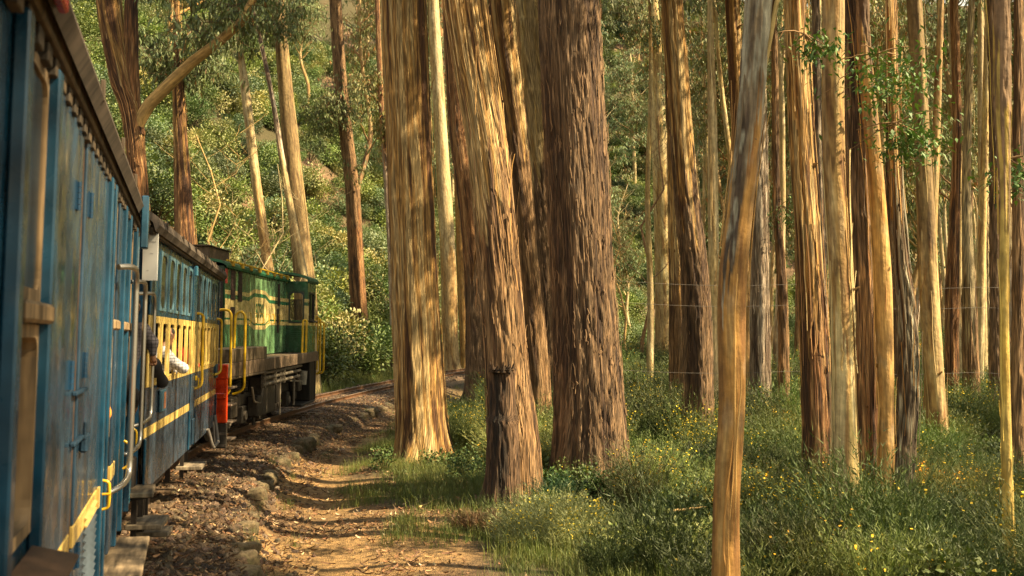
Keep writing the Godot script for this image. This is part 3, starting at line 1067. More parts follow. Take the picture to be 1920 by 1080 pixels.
	u_rail("grab_rail", o, 10.15, 1.32, 2.55, 1.1, 0.17, 0.5, M.chrome, 0.017)
	# footboards and the ledge under the near window
	for k: Array in [[5.9, 8.9, 0.34], [9.5, 10.1, 0.62]]:
		b = MB.new()
		b.col = Color(0.3, 0.22, 0.14)
		b.bx(k[0], k[1], k[2], k[2] + 0.045, 1.02, 1.34, 0.008)
		put("footboard", b, M.timber, o)
		for l: float in [k[0] + 0.2, k[1] - 0.2]:
			b = MB.new()
			b.col = DARK * 1.5
			b.bar(Vector3(1.1, k[2] - 0.02, -l), Vector3(0.9, 0.8, -l), 0.04, 0.02)
			b.bar(Vector3(1.3, k[2] - 0.02, -l), Vector3(0.85, k[2] - 0.1, -l), 0.03, 0.02)
			put("bracket", b, M.iron, o)
	b = MB.new()
	b.col = RUST
	b.obox(Transform3D(Basis(Vector3.BACK, -0.25), Vector3(1.2, 1.36, -3.35)), Vector3(0.16, 0.02, 0.5), 0.004)
	put("ledge", b, M.iron, o)
	# the red lamp box under the roof, the cornice slats
	b = MB.new()
	b.col = Color(0.36, 0.02, 0.03)
	b.bx(2.3, 3.12, 3.14, 3.42, 1.2, 1.232, 0.008)
	put("red_nameboard", b, M.glossy, o)
	b = MB.new()
	b.col = Color(0.03, 0.1, 0.17)
	b.bx(8.35, 8.5, 2.86, 3.3, 1.2, 1.26, 0.01)
	put("roof_bracket", b, M.glossy, o)
	b = MB.new()
	b.col = Color(0.09, 0.06, 0.035)
	for i in 60:
		var l := -2.4 + i * 0.2
		b.bx(l, l + 0.1, 3.06, 3.128, 1.103, 1.14, 0.004)
	put("dentils", b, M.timber, o)
	for l: float in [-1.5, 1.2, 5.0, 7.5]:
		bench(o, l, 1.0)
	# end gear: buffer beam, hoses and the torn roof flap
	b = MB.new()
	b.col = DARK * 1.4
	b.bx(9.62, 9.8, 0.55, 0.95, -1.0, 1.0, 0.02)
	b.rod(Vector3(0.6, 0.75, -9.8), Vector3(0.6, 0.75, -10.1), 0.05, 12)
	b.rod(Vector3(0.6, 0.75, -10.1), Vector3(0.6, 0.75, -10.14), 0.15, 18)
	b.pipe([Vector3(0.85, 0.8, -9.8), Vector3(0.85, 0.8, -9.95), Vector3(0.87, 0.35, -9.98), Vector3(0.6, 0.3, -10.2)], 0.03, 8, 0.08)
	put("buffer_beam", b, M.iron, o)
	b = MB.new()
	b.col = Color(0.34, 0.29, 0.2)
	var bs := Vector3(1.16, 3.26, -9.9)
	b.facet([bs, bs + Vector3(0.02, 0.0, -0.5), bs + Vector3(0.15, -0.16, -0.42), bs + Vector3(0.08, -0.02, -0.28), bs + Vector3(0.06, -0.2, -0.2), bs + Vector3(0.03, -0.14, 0)], Vector3.RIGHT)
	b.facet([bs + Vector3(-0.5, 0.16, 0), bs + Vector3(-0.5, 0.16, -0.5), bs + Vector3(0.02, 0, -0.5), bs], Vector3.UP)
	put("torn_roof_flap", b, M.paint, o)


func white_board() -> void:
	var o := thing("notice_board", "white board with faint printed lines hanging below the torn roof flap", "sign", Vector3(-3.6, 2.66, -9.52))
	o.rotation = Vector3(0, 0.05, deg_to_rad(-0.6))
	var b := MB.new()
	b.col = Color(0.86, 0.85, 0.82)
	b.bx(-0.006, 0.006, 0, 0.47, -0.075, 0.075, 0.002)
	put("panel", b, M.cloth, o)
	b = MB.new()
	b.col = Color(0.03, 0.03, 0.03)
	b.bx(-0.009, 0.009, 0.47, 0.485, -0.078, 0.078)
	put("top_clip", b, M.iron, o)
	b = MB.new()
	b.col = Color(0.4, 0.39, 0.4)
	for k: Array in [[-0.06, 0.055, 0.385], [-0.01, 0.01, 0.41], [0.0, 0.03, 0.27], [-0.03, -0.01, 0.1]]:
		b.bx(-0.0085, -0.0062, k[2], k[2] + 0.004, k[0], k[1])
	put("printed_lines", b, M.cloth, o)


func middle_coach() -> void:
	var o := coach_root("blue and cream middle coach with open lower windows and passengers inside", -4.735, 9.316, atan(0.2144))
	var L := 7.75
	var ups := [[0.74, 1.18], [1.42, 1.82], [1.98, 2.38], [2.6, 3.0], [3.22, 3.62], [4.42, 4.8], [5.06, 5.44], [5.72, 6.1], [6.36, 6.74], [6.98, 7.34]]
	var lows := [[0.46, 0.82], [1.04, 1.4], [1.62, 1.98], [2.2, 2.56], [2.78, 3.14], [3.34, 3.66], [4.44, 4.74], [4.94, 5.26], [5.46, 5.78], [5.98, 6.3], [6.5, 6.82], [7.02, 7.34]]
	var holes := []
	for w: Array in ups: holes.append([w[0], w[1], 2.42, 3.02])
	for w: Array in lows: holes.append([w[0], w[1], 1.68, 2.27])
	coach_body(o, 0, L, holes, [[1.61, 2.34, CREAM], [1.11, 1.21, CREAM], [0.57, 1.11, DUST], [1.21, 1.61, DUST * 0.9]], 0.012)
	for w: Array in ups:
		var b := MB.new()
		b.col = Color(0.1, 0.2, 0.27)
		frame(b, w[0] - 0.015, w[1] + 0.015, 2.4, 3.04, 1.112, 0.02, 0.035, 0.09)
		put("window_frame", b, M.glossy, o)
		b = MB.new()
		b.bx(w[0] + 0.02, w[1] - 0.02, 2.44, 3.0, 1.098, 1.102)
		put("window_pane", b, M.glass, o)
	for w: Array in lows:
		var b := MB.new()
		b.col = CREAM * 1.05
		frame(b, w[0] - 0.015, w[1] + 0.015, 1.665, 2.285, 1.105, 0.02, 0.02, 0.05)
		put("open_window", b, M.glossy, o)
	# door at mid length
	var b := MB.new()
	b.col = DUST.lerp(BLUE, 0.4)
	b.bx(3.78, 4.32, 0.6, 1.605, 1.103, 1.118, 0.005)
	var dr := put("door", b, M.glossy, o)
	for k: Array in [[1.615, 2.335, CREAM], [2.345, 3.08, BLUE]]:
		b = MB.new()
		b.col = k[2]
		b.bx(3.78, 4.32, k[0], k[1], 1.103, 1.118, 0.004)
		put("upper_panel", b, M.glossy, dr)
	b = MB.new()
	b.col = YELLOW
	b.bx(4.18, 4.3, 1.5, 1.57, 1.118, 1.15, 0.01)
	b.rod(Vector3(1.17, 1.54, -4.2), Vector3(1.17, 1.4, -4.2), 0.012)
	put("handle", b, M.glossy, dr)
	for k: Array in [[4.36, 1.42, 2.42], [7.5, 1.5, 2.4]]:
		b = MB.new()
		b.col = YELLOW * 0.9
		b.pipe([Vector3(1.1, k[2] + 0.04, -(k[0] - 0.12)), Vector3(1.19, k[2] + 0.03, -k[0]), Vector3(1.2, k[1], -k[0]), Vector3(1.1, k[1] - 0.04, -(k[0] - 0.1))], 0.02, 10, 0.07)
		put("yellow_grab_rail", b, M.glossy, o)
	b = MB.new()
	b.col = Color(0.05, 0.2, 0.33)
	b.bx(3.72, 3.84, 2.96, 3.1, 1.119, 1.16, 0.01)
	put("lamp_bracket", b, M.glossy, o)
	for k: Array in [[0.9, 1.42], [7.45, 1.52]]:
		b = MB.new()
		b.col = Color(0.03, 0.1, 0.16)
		b.bx(k[0], k[0] + 0.36, k[1] - 0.12, k[1] + 0.12, 1.103, 1.13, 0.008)
		b.col = Color(0.3, 0.12, 0.06)
		b.bx(k[0] + 0.2, k[0] + 0.33, k[1] - 0.09, k[1] + 0.09, 1.131, 1.136)
		put("label_holder", b, M.paint, o)
	for l: float in [0.03, 3.72, 4.36, 7.72]:
		b = MB.new()
		b.col = BLUE * 1.15
		b.bx(l - 0.03, l + 0.03, 2.345, 3.1, 1.103, 1.125, 0.006)
		var pil := put("pilaster", b, M.glossy, o)
		b = MB.new()
		b.col = BLUE * 1.15
		b.bx(l - 0.03, l + 0.03, 0.58, 1.105, 1.103, 1.125, 0.006)
		put("pilaster_foot", b, M.glossy, pil)
		b = MB.new()
		b.col = CREAM * 0.95
		b.bx(l - 0.03, l + 0.03, 1.615, 2.335, 1.103, 1.125, 0.006)
		put("cream_band", b, M.glossy, pil)
	b = MB.new()
	b.col = BLUE * 0.6
	b.bx(3.95, 4.2, 0.62, 0.98, 1.119, 1.14, 0.01)
	put("blue_flap", b, M.paint, o)
	for l: float in [0.55, 2.0, 3.3, 4.9, 6.2]:
		bench(o, l, 1.0)
	for k: Array in [[0.0, 0.55, 0.22], [3.75, 4.35, 0.3], [0.5, 0.85, 0.05]]:
		b = MB.new()
		b.col = Color(0.3, 0.24, 0.17)
		b.bx(k[0], k[1], k[2], k[2] + 0.05, 0.95, 1.3, 0.008)
		put("footboard", b, M.timber, o)
		b = MB.new()
		b.col = DARK * 1.5
		b.bx(k[0] + 0.05, k[0] + 0.1, k[2] - 0.1, 0.8, 1.0, 1.05)
		b.bx(k[1] - 0.1, k[1] - 0.05, k[2] - 0.1, 0.8, 1.0, 1.05)
		put("bracket", b, M.iron, o)
	b = MB.new()
	b.col = Color(0.04, 0.03, 0.025)
	for l: float in [0.3, 1.3, 2.1, 3.9, 5.6]:
		b.bx(l, l + 0.09, 0.12, 0.9, 0.8, 0.86)
	b.bar(Vector3(0.9, 0.3, -1.2), Vector3(0.9, 0.62, -2.2), 0.05, 0.05)
	b.bar(Vector3(0.9, 0.3, -5.0), Vector3(0.9, 0.62, -6.1), 0.05, 0.05)
	b.rod(Vector3(0.86, 0.38, -1.3), Vector3(0.86, 0.38, -2.8), 0.07, 10)
	put("brake_gear", b, M.iron, o)
	b = MB.new()
	b.col = DARK * 1.5
	b.bx(-0.18, 0.0, 0.55, 0.95, -1.0, 1.05, 0.02)
	b.rod(Vector3(0.6, 0.75, 0.18), Vector3(0.6, 0.75, 0.4), 0.05, 12)
	b.rod(Vector3(0.6, 0.75, 0.4), Vector3(0.6, 0.75, 0.44), 0.15, 18)
	b.bx(L, L + 0.15, 0.55, 0.95, -1.0, 1.0, 0.02)
	put("buffer_beam", b, M.iron, o)
	b = MB.new()
	b.col = Color(0.3, 0.27, 0.24)
	b.pipe([Vector3(1.12, 0.62, -6.3), Vector3(1.2, 0.3, -6.45), Vector3(1.2, 0.3, -7.4), Vector3(1.12, 0.75, -7.5)], 0.03, 8, 0.1)
	b.rod(Vector3(1.16, 0.7, -6.8), Vector3(1.2, 0.3, -6.8), 0.015)
	put("step_hoop", b, M.iron, o)


func band_y(l: float) -> float:
	var k := [[0.0, 0.0], [3.95, 0.0], [4.45, 0.11], [5.6, 0.11], [6.05, 0.0], [99.0, 0.0]]
	for i in 5:
		if l <= k[i + 1][0]: return lerpf(k[i][1], k[i + 1][1], (l - k[i][0]) / (k[i + 1][0] - k[i][0]))
	return 0.0


func locomotive() -> void:
	var o := thing("locomotive", "green and cream diesel locomotive with yellow handrails at the head of the train", "locomotive", Vector3(-6.57, 0, -17.85))
	o.rotation = Vector3(deg_to_rad(0.5), atan(0.0306), deg_to_rad(-0.4))
	var LG := Color(0.19, 0.36, 0.17)
	var DG := Color(0.016, 0.1, 0.045)
	var LC := Color(0.8, 0.63, 0.27)
	var b := MB.new()
	b.col = Color(0.2, 0.145, 0.095)
	b.bx(0, 9.75, 1.35, 1.62, 1.22, 1.3, 0.01)
	b.bx(0, 9.75, 1.35, 1.62, -1.3, -1.22, 0.01)
	b.bx(0.0, 9.75, 1.55, 1.615, -1.218, 1.218)
	put("footplate", b, M.iron, o)
	b = MB.new()
	b.col = Color(0.16, 0.12, 0.075)
	b.bx(0.12, 3.15, 1.622, 1.88, 0.72, 1.3, 0.012)
	b.bx(0.12, 3.15, 1.3, 1.348, 0.72, 1.3, 0.012)
	put("tank_box", b, M.iron, o)
	# hood: separate door panels with bands painted across them
	b = MB.new()
	b.col = DG * 0.6
	b.bx(1.9, 8.2, 1.62, 3.56, -0.67, 0.67)
	put("hood_core", b, M.paint, o)
	var edges := [1.92, 2.3, 2.95, 3.45, 4.1, 4.55, 4.95, 5.4, 5.95, 6.55, 7.25, 7.75, 8.19]
	for i in edges.size() - 1:
		var l0: float = edges[i] + 0.008
		var l1: float = edges[i + 1] - 0.008
		b = MB.new()
		b.col = LG.lerp(DG, [0.75, 0.55, 0.6, 0.55, 0.25, 0.0, 0.1, 0.0, 0.3, 0.35, 0.1, 0.75][i])
		b.bx(l0, l1, 1.64, 3.54, 0.672, 0.69, 0.004)
		var p := put("hood_door", b, M.glossy, o)
		b = MB.new()
		var cuts := [l0]
		for q: float in [3.95, 4.45, 5.6, 6.05]:
			if q > l0 and q < l1: cuts.append(q)
		cuts.append(l1)
		for band: Array in [[2.98, 3.07, 1.0, LC], [2.89, 2.98, 1.0, DG * 1.8], [2.49, 2.89, 0.0, LC], [2.45, 2.49, -1.0, DG * 1.8], [2.35, 2.45, -1.0, LC]]:
			b.col = band[3]
			for j in cuts.size() - 1:
				var a: float = cuts[j]
				var c: float = cuts[j + 1]
				var s: float = band[2]
				var ya := band_y(a)
				var yc := band_y(c)
				var lo: Array = [band[0] + s * ya, band[0] + s * yc] if s != 0.0 else [band[0] - ya, band[0] - yc]
				var hi: Array = [band[1] + s * ya, band[1] + s * yc] if s != 0.0 else [band[1] + ya, band[1] + yc]
				b.facet([Vector3(0.693, lo[0], -a), Vector3(0.693, lo[1], -c), Vector3(0.693, hi[1], -c), Vector3(0.693, hi[0], -a)], Vector3.RIGHT)
		put("painted_bands", b, M.glossy, p)
	for k: Array in [[2.35, 2.7, 2.87, 3.5], [2.98, 3.3, 2.85, 3.5], [2.35, 2.7, 2.0, 2.72], [7.0, 7.25, 2.85, 3.42], [6.95, 7.15, 2.15, 2.78]]:
		b = MB.new()
		b.col = Color(0.045, 0.025, 0.025)
		b.bx(k[0], k[1], k[2], k[3], 0.66, 0.702)
		var g := put("grille", b, M.iron, o)
		for i in 7:
			b = MB.new()
			b.col = Color(0.09, 0.05, 0.045)
			var y: float = lerpf(k[2], k[3], (i + 0.5) / 7.0)
			b.bx(k[0] + 0.01, k[1] - 0.01, y - 0.012, y + 0.012, 0.7, 0.712)
			put("slat", b, M.iron, g)
	b = MB.new()
	b.col = Color(0.5, 0.06, 0.05)
	b.bx(1.9, 2.04, 3.2, 3.5, 0.694, 0.71)
	put("red_panel", b, M.paint, o)
	b = MB.new()
	b.col = Color(0.03, 0.025, 0.025)
	b.bx(1.82, 1.9, 1.66, 3.4, -0.62, 0.66)
	put("radiator_grille", b, M.iron, o)
	for i in 24:
		b = MB.new()
		b.col = Color(0.06, 0.05, 0.05)
		b.bx(1.8, 1.825, 1.7 + i * 0.07, 1.73 + i * 0.07, -0.6, 0.64)
		put("radiator_slat", b, M.iron, o)
	b = MB.new()
	b.col = DG * 1.6
	roof(b, 1.8, 8.25, 0.78, 3.565, 0.16, 0.05)
	put("hood_roof", b, M.paint, o)
	b = MB.new()
	b.col = YELLOW * 0.8
	b.pipe([Vector3(0.78, 3.66, -1.7), Vector3(0.78, 3.66, -8.3)], 0.022, 8)
	put("yellow_roof_pipe", b, M.glossy, o)
	for i in 8:
		b = MB.new()
		b.col = YELLOW * 0.65
		b.bx(2.1 + i * 0.8, 2.2 + i * 0.8, 3.56, 3.68, 0.74, 0.82, 0.01)
		put("pipe_clip", b, M.paint, o)
	b = MB.new()
	b.col = Color(0.15, 0.1, 0.07)
	b.bx(2.1, 3.7, 3.7, 3.98, -0.3, 0.3, 0.02)
	b.bx(2.0, 3.8, 3.98, 4.0, -0.34, 0.34)
	b.col = Color(0.03, 0.02, 0.02)
	b.bx(2.096, 2.1, 3.76, 3.9, -0.2, 0.0)
	put("exhaust_box", b, M.iron, o)
	for i in 6:
		b = MB.new()
		b.col = YELLOW * (0.75 if i % 2 else 0.95)
		var l := 3.9 + i * 0.62
		b.pipe([Vector3(0.69, 2.62, -l), Vector3(0.76, 2.62, -l), Vector3(0.76, 2.38, -l), Vector3(0.69, 2.38, -l)], 0.011, 6, 0.04)
		put("door_grip", b, M.glossy, o)
	# stencilled characters on the shield
	var tm := TextMesh.new()
	tm.text = "9730"
	var sf := SystemFont.new()
	sf.font_names = PackedStringArray(["Droid Sans"])
	sf.font_weight = 700
	tm.font = sf
	tm.font_size = 32
	tm.pixel_size = 0.0115
	tm.depth = 0.003
	again("running_number", tm, mat("number_green", Color(0.02, 0.09, 0.03), 0.6), o, Transform3D(Basis(Vector3(0, 0, -1.05), Vector3(0, 1.25, 0), Vector3(1, 0, 0)), Vector3(0.697, 2.68, -5.02)))
	# cab
	for w: Array in [[0.69, 0.78], [1.12, 1.25], [-1.25, -0.69], [0.781, 1.119]]:
		b = MB.new()
		for k: Array in [[1.62, 2.35, DG], [2.35, 2.45, LC], [2.45, 2.49, DG * 1.5], [2.49, 2.89, LC], [2.89, 2.98, DG * 1.5], [2.98, 3.07, LC], [3.07, 3.27, DG], [3.27, 3.55, DG]]:
			if w[0] == 0.781 and k[0] > 2.46 and k[0] < 3.2: continue
			b.col = k[2]
			b.bx(8.2, 8.25, k[0], k[1], w[0], w[1])
		put("cab_back_panel", b, M.glossy, o)
	b = MB.new()
	b.col = Color(0.03, 0.05, 0.04)
	var c := Vector2(0.95, 2.84)
	var orr := round_rect(0.42, 0.86, 0.02)
	var inr := round_rect(0.34, 0.78, 0.1)
	for i in orr.size():
		var j := (i + 1) % orr.size()
		var w := []
		for q: Vector2 in [orr[i], orr[j], inr[j], inr[i]]: w.append(Vector3(c.x + q.x, c.y + q.y, -8.185))
		if orr[i].distance_to(orr[j]) > 1e-4: b.facet(w, Vector3.BACK)
		b.facet([w[3], w[2], w[2] + Vector3(0, 0, -0.04), w[3] + Vector3(0, 0, -0.04)], Vector3(-inr[i].x, -inr[i].y, 0))
	put("rear_window_frame", b, M.paint, o)
	b = MB.new()
	b.bx(8.21, 8.216, 2.5, 3.06, 0.79, 1.11)
	put("rear_window_pane", b, M.glass, o)
	for i in 4:
		b = MB.new()
		b.col = DG * 1.3
		b.bx(8.18, 8.2, 2.02 + i * 0.05, 2.045 + i * 0.05, 0.8, 1.1)
		put("vent_slat", b, M.paint, o)
	b = MB.new()
	for s: float in [1.0, -1.0]:
		wall(b, 8.25, 9.45, 1.62, 3.55, 1.25 * s, 0.04, [[8.45, 9.2, 2.5, 3.25]], [[1.62, 2.35, DG * 1.5], [2.35, 2.45, LC], [2.45, 2.49, DG], [2.49, 2.89, LC], [2.89, 2.98, DG], [2.98, 3.07, LC], [3.07, 3.55, DG]])
	b.col = DG
	b.bx(9.4, 9.45, 1.62, 2.5, -1.2, 1.2)
	b.bx(9.4, 9.45, 3.3, 3.55, -1.2, 1.2)
	for x: float in [-1.15, 0.0, 1.15]:
		b.bx(9.4, 9.45, 2.5, 3.3, x - 0.08, x + 0.05)
	put("cab_side_walls", b, M.glossy, o)
	b = MB.new()
	b.col = Color(0.02, 0.02, 0.02)
	frame(b, 8.43, 9.22, 2.48, 3.27, 1.262, 0.05, 0.05, 0.05)
	put("side_window_frame", b, M.paint, o)
	b = MB.new()
	b.bx(8.84, 9.18, 2.52, 3.23, 1.22, 1.225)
	put("side_window_pane", b, M.glass, o)
	b = MB.new()
	b.col = Color(0.03, 0.03, 0.03)
	b.bx(8.42, 9.23, 2.43, 2.475, 1.252, 1.36, 0.01)
	put("arm_rest", b, M.iron, o)
	b = MB.new()
	b.col = DG * 1.3
	roof(b, 8.1, 9.6, 1.32, 3.57, 0.26, 0.06)
	put("cab_roof", b, M.paint, o)
	b = MB.new()
	b.col = Color(0.1, 0.09, 0.08)
	b.bx(8.5, 9.0, 1.66, 2.35, 0.2, 0.7, 0.03)
	put("control_desk", b, M.paint, o)
	# handrails
	for k: Array in [[0.1, 0.9, 1.24, 1.0, 2.62], [1.0, 1.1, 1.28, 1.15, 2.6]]:
		b = MB.new()
		b.col = YELLOW if k[0] < 0.5 else YELLOW * 0.75
		b.pipe([Vector3(k[3] - 0.02, 1.62, -k[0]), Vector3(k[3], k[4], -k[0]), Vector3(k[2] + 0.06, k[4], -k[0] - 0.02), Vector3(k[2] + 0.06, 1.05, -k[0] - 0.02), Vector3(1.12, 0.98, -k[0])], 0.026, 10, 0.13)
		put("yellow_handrail", b, M.glossy, o)
	b = MB.new()
	b.col = YELLOW
	b.rod(Vector3(0.98, 1.62, -0.1), Vector3(1.02, 2.2, -0.1), 0.045, 12)
	b.bar(Vector3(0.9, 1.64, -0.12), Vector3(1.02, 2.25, -0.1), 0.03, 0.03)
	put("yellow_post", b, M.glossy, o)
	for k: Array in [[8.0, 1.62, 2.5], [7.9, 1.62, 2.5], [9.72, 1.1, 2.62]]:
		b = MB.new()
		b.col = YELLOW * (0.85 if k[0] > 9.8 else 1.0)
		b.pipe([Vector3(1.2, k[1], -k[0]), Vector3(1.27, k[1], -k[0]), Vector3(1.28, k[2], -k[0]), Vector3(1.2, k[2], -k[0] + 0.08), Vector3(1.19, 1.62, -k[0] + 0.1)], 0.024, 8, 0.05)
		put("yellow_handrail", b, M.glossy, o)
	for k: Array in [[9.8, 1.34, 2.55], [9.95, 1.42, 2.45]]:
		b = MB.new()
		b.col = YELLOW
		b.pipe([Vector3(1.1, 1.5, -k[0]), Vector3(1.15, k[2], -k[0]), Vector3(k[1], k[2] + 0.02, -k[0]), Vector3(k[1], 1.0, -k[0]), Vector3(1.15, 0.95, -k[0])], 0.03, 10, 0.1)
		put("front_handrail", b, M.glossy, o)
	# headstock: red beam end and steps towards the coach
	b = MB.new()
	b.col = Color(0.8, 0.07, 0.012)
	b.bx(-0.03, 0.06, 0.52, 1.33, -1.28, 1.28, 0.012)
	b.bx(-0.05, 0.08, 1.334, 1.6, -1.29, 1.29, 0.012)
	b.bx(-0.16, -0.03, 0.98, 1.08, 1.1, 1.27, 0.01)
	for y: float in [1.18, 1.06, 0.74]:
		b.rod(Vector3(1.06, y, 0.03), Vector3(1.06, y, 0.06), 0.025)
		b.rod(Vector3(1.2, y + 0.02, 0.03), Vector3(1.2, y + 0.02, 0.055), 0.02)
	put("red_headstock", b, M.glossy, o)
	for i in 4:
		b = MB.new()
		b.col = Color(0.22, 0.17, 0.13)
		b.bx(0.08, 0.5, 0.18 + i * 0.32, 0.22 + i * 0.32, 0.95, 1.34, 0.006)
		put("step", b, M.iron, o)
	b = MB.new()
	b.col = Color(0.1, 0.085, 0.07)
	b.bx(0.0, 0.06, 0.05, 0.515, 0.98, 1.28, 0.01)
	b.bx(0.06, 0.1, 0.06, 1.3, 0.97, 0.99)
	b.col = Color(0.26, 0.2, 0.15)
	b.bx(-0.03, -0.002, 0.3, 0.34, 1.0, 1.28)
	b.bx(-0.03, -0.002, 0.08, 0.12, 1.0, 1.28)
	put("step_frame", b, M.iron, o)
	# running gear
	b = MB.new()
	b.col = DARK
	b.bx(0.6, 9.3, 0.75, 1.34, -0.8, 0.8)
	put("main_frame", b, M.iron, o)
	for k: float in [1.4, 2.7, 6.0, 7.3]:
		for s: float in [-0.5, 0.5]:
			b = MB.new()
			wheel(b, s, 0.42, k, 0.42)
			put("wheel", b, M.iron, o)
	for k: float in [2.05, 6.65]:
		b = MB.new()
		b.col = DARK * 1.6
		b.bx(k - 1.4, k + 1.4, 0.62, 0.86, 0.78, 0.88, 0.02)
		for s: float in [-0.65, 0.65]:
			b.bx(k + s - 0.17, k + s + 0.17, 0.25, 0.62, 0.8, 0.95, 0.02)
			b.col = Color(0.2, 0.17, 0.14)
			b.rod(Vector3(0.95, 0.42, -(k + s)), Vector3(0.99, 0.42, -(k + s)), 0.1, 12)
			b.col = DARK * 2.0
			for j in 7:
				for e: float in [-0.3, 0.3]:
					b.rod(Vector3(0.86, 0.86 + j * 0.06, -(k + s + e)), Vector3(0.86, 0.89 + j * 0.06, -(k + s + e)), 0.075, 10)
		put("bogie_frame", b, M.iron, o)
	b = MB.new()
	b.col = Color(0.08, 0.065, 0.05)
	b.bx(3.7, 4.9, 0.32, 1.2, 0.5, 1.12, 0.04)
	put("fuel_tank", b, M.iron, o)
	b = MB.new()
	b.col = Color(0.26, 0.22, 0.17)
	for y: float in [1.28, 1.16, 1.02]:
		b.rod(Vector3(1.16, y, -3.4), Vector3(1.16, y, -6.6 - y), 0.038, 10)
	b.pipe([Vector3(1.12, 1.02, -2.6), Vector3(1.12, 0.7, -2.8), Vector3(1.12, 0.62, -3.4), Vector3(1.12, 1.0, -3.6)], 0.025, 8, 0.1)
	b.rod(Vector3(1.15, 1.3, -5.3), Vector3(1.15, 0.2, -5.3), 0.022)
	b.rod(Vector3(1.15, 1.0, -7.0), Vector3(1.15, 0.3, -7.0), 0.03)
	b.bar(Vector3(1.1, 1.3, -7.2), Vector3(1.12, 0.75, -8.0), 0.05, 0.05)
	b.bar(Vector3(1.12, 0.95, -6.6), Vector3(1.12, 0.85, -8.2), 0.05, 0.04)
	for l: float in [3.5, 4.6, 5.6]:
		b.bx(l, l + 0.06, 0.95, 1.36, 1.1, 1.2)
	put("pipes", b, M.iron, o)
	b = MB.new()
	b.col = Color(0.35, 0.33, 0.28)
	b.tube(PackedVector3Array([Vector3(1.1, 0.75, -8.35), Vector3(1.13, 1.12, -8.35)]), PackedFloat32Array([0.12, 0.12]), 14)
	put("air_reservoir", b, M.iron, o)
	b = MB.new()
	b.col = DARK * 0.8
	b.bx(7.6, 9.7, 0.2, 0.26, 0.6, 1.25, 0.02)
	b.bx(8.9, 9.6, 0.26, 1.34, 0.6, 1.22, 0.02)
	b.bx(9.6, 9.75, 0.25, 1.36, -1.24, 1.24, 0.02)
	put("front_skirt", b, M.iron, o)
	for k: Array in [[0.9, 0.5, 0.9], [3.1, 0.35, 0.8], [5.0, 0.5, 1.1], [7.7, 0.6, 1.0]]:
		b = MB.new()
		b.col = DARK * 2.2
		b.bx(k[0], k[0] + 0.45, k[1], k[2], 0.9, 1.14, 0.02)
		b.rod(Vector3(1.0, k[1], -k[0] - 0.2), Vector3(1.0, k[1] - 0.2, -k[0] - 0.2), 0.04)
		put("equipment_box", b, M.iron, o)


func railway() -> void:
	var o := thing("railway_track", "curving railway track with rusty rails on wooden sleepers ahead of the train", "railway track")
	for s: float in [-0.535, 0.535]:
		var b := MB.new()
		b.col = Color(0.16, 0.085, 0.045)
		var prev := []
		for i in line.size():
			var p: Vector3 = line[i]
			var t: Vector3 = (line[mini(i + 1, line.size() - 1)] - line[maxi(i - 1, 0)])
			var r := Vector3(t.z, 0, -t.x).normalized()
			var cur := []
			for q: Vector2 in [Vector2(-0.05, -0.12), Vector2(-0.012, -0.09), Vector2(-0.012, -0.04), Vector2(-0.032, -0.03), Vector2(-0.03, 0), Vector2(0.03, 0), Vector2(0.032, -0.03), Vector2(0.012, -0.04), Vector2(0.012, -0.09), Vector2(0.05, -0.12)]:
				var w := p + r * (s + q.x)
				cur.append(Vector3(w.x, p.y + q.y, -w.z))
			if i:
				for k in 9:
					var mid := Vector2([-1, -1, -1, -1, 0, 1, 1, 1, 1][k], [0.3, 0, -0.5, 0, 1, 0, -0.5, 0, 0.3][k])
					b.col = Color(0.3, 0.24, 0.19) if k == 4 else Color(0.17, 0.085, 0.042)
					b.facet([prev[k], cur[k], cur[k + 1], prev[k + 1]], Vector3(r.x * mid.x, mid.y, -r.z * mid.x))
			prev = cur
		put("rail", b, M.iron, o)
	var sl := MB.new()
	sl.col = Color(0.13, 0.085, 0.05)
	sl.obox(Transform3D(), Vector3(1.9, 0.12, 0.22), 0.012)
	var mesh := sl.mesh()
	var dist := 0.0
	var n := 0
	for i in line.size() - 1:
		var a: Vector3 = line[i]
		var e: Vector3 = line[i + 1] - a
		var L := Vector2(e.x, e.z).length()
		while dist < L:
			var p := a + e * (dist / L)
			if p.z > 10.0 and n < 250:
				var t := Transform3D(Basis(Vector3.UP, -atan2(e.x, e.z)), Vector3(p.x, p.y - 0.185, -p.z))
				again("sleeper", mesh, M.timber, o, t)
				n += 1
			dist += 0.7
		dist -= L


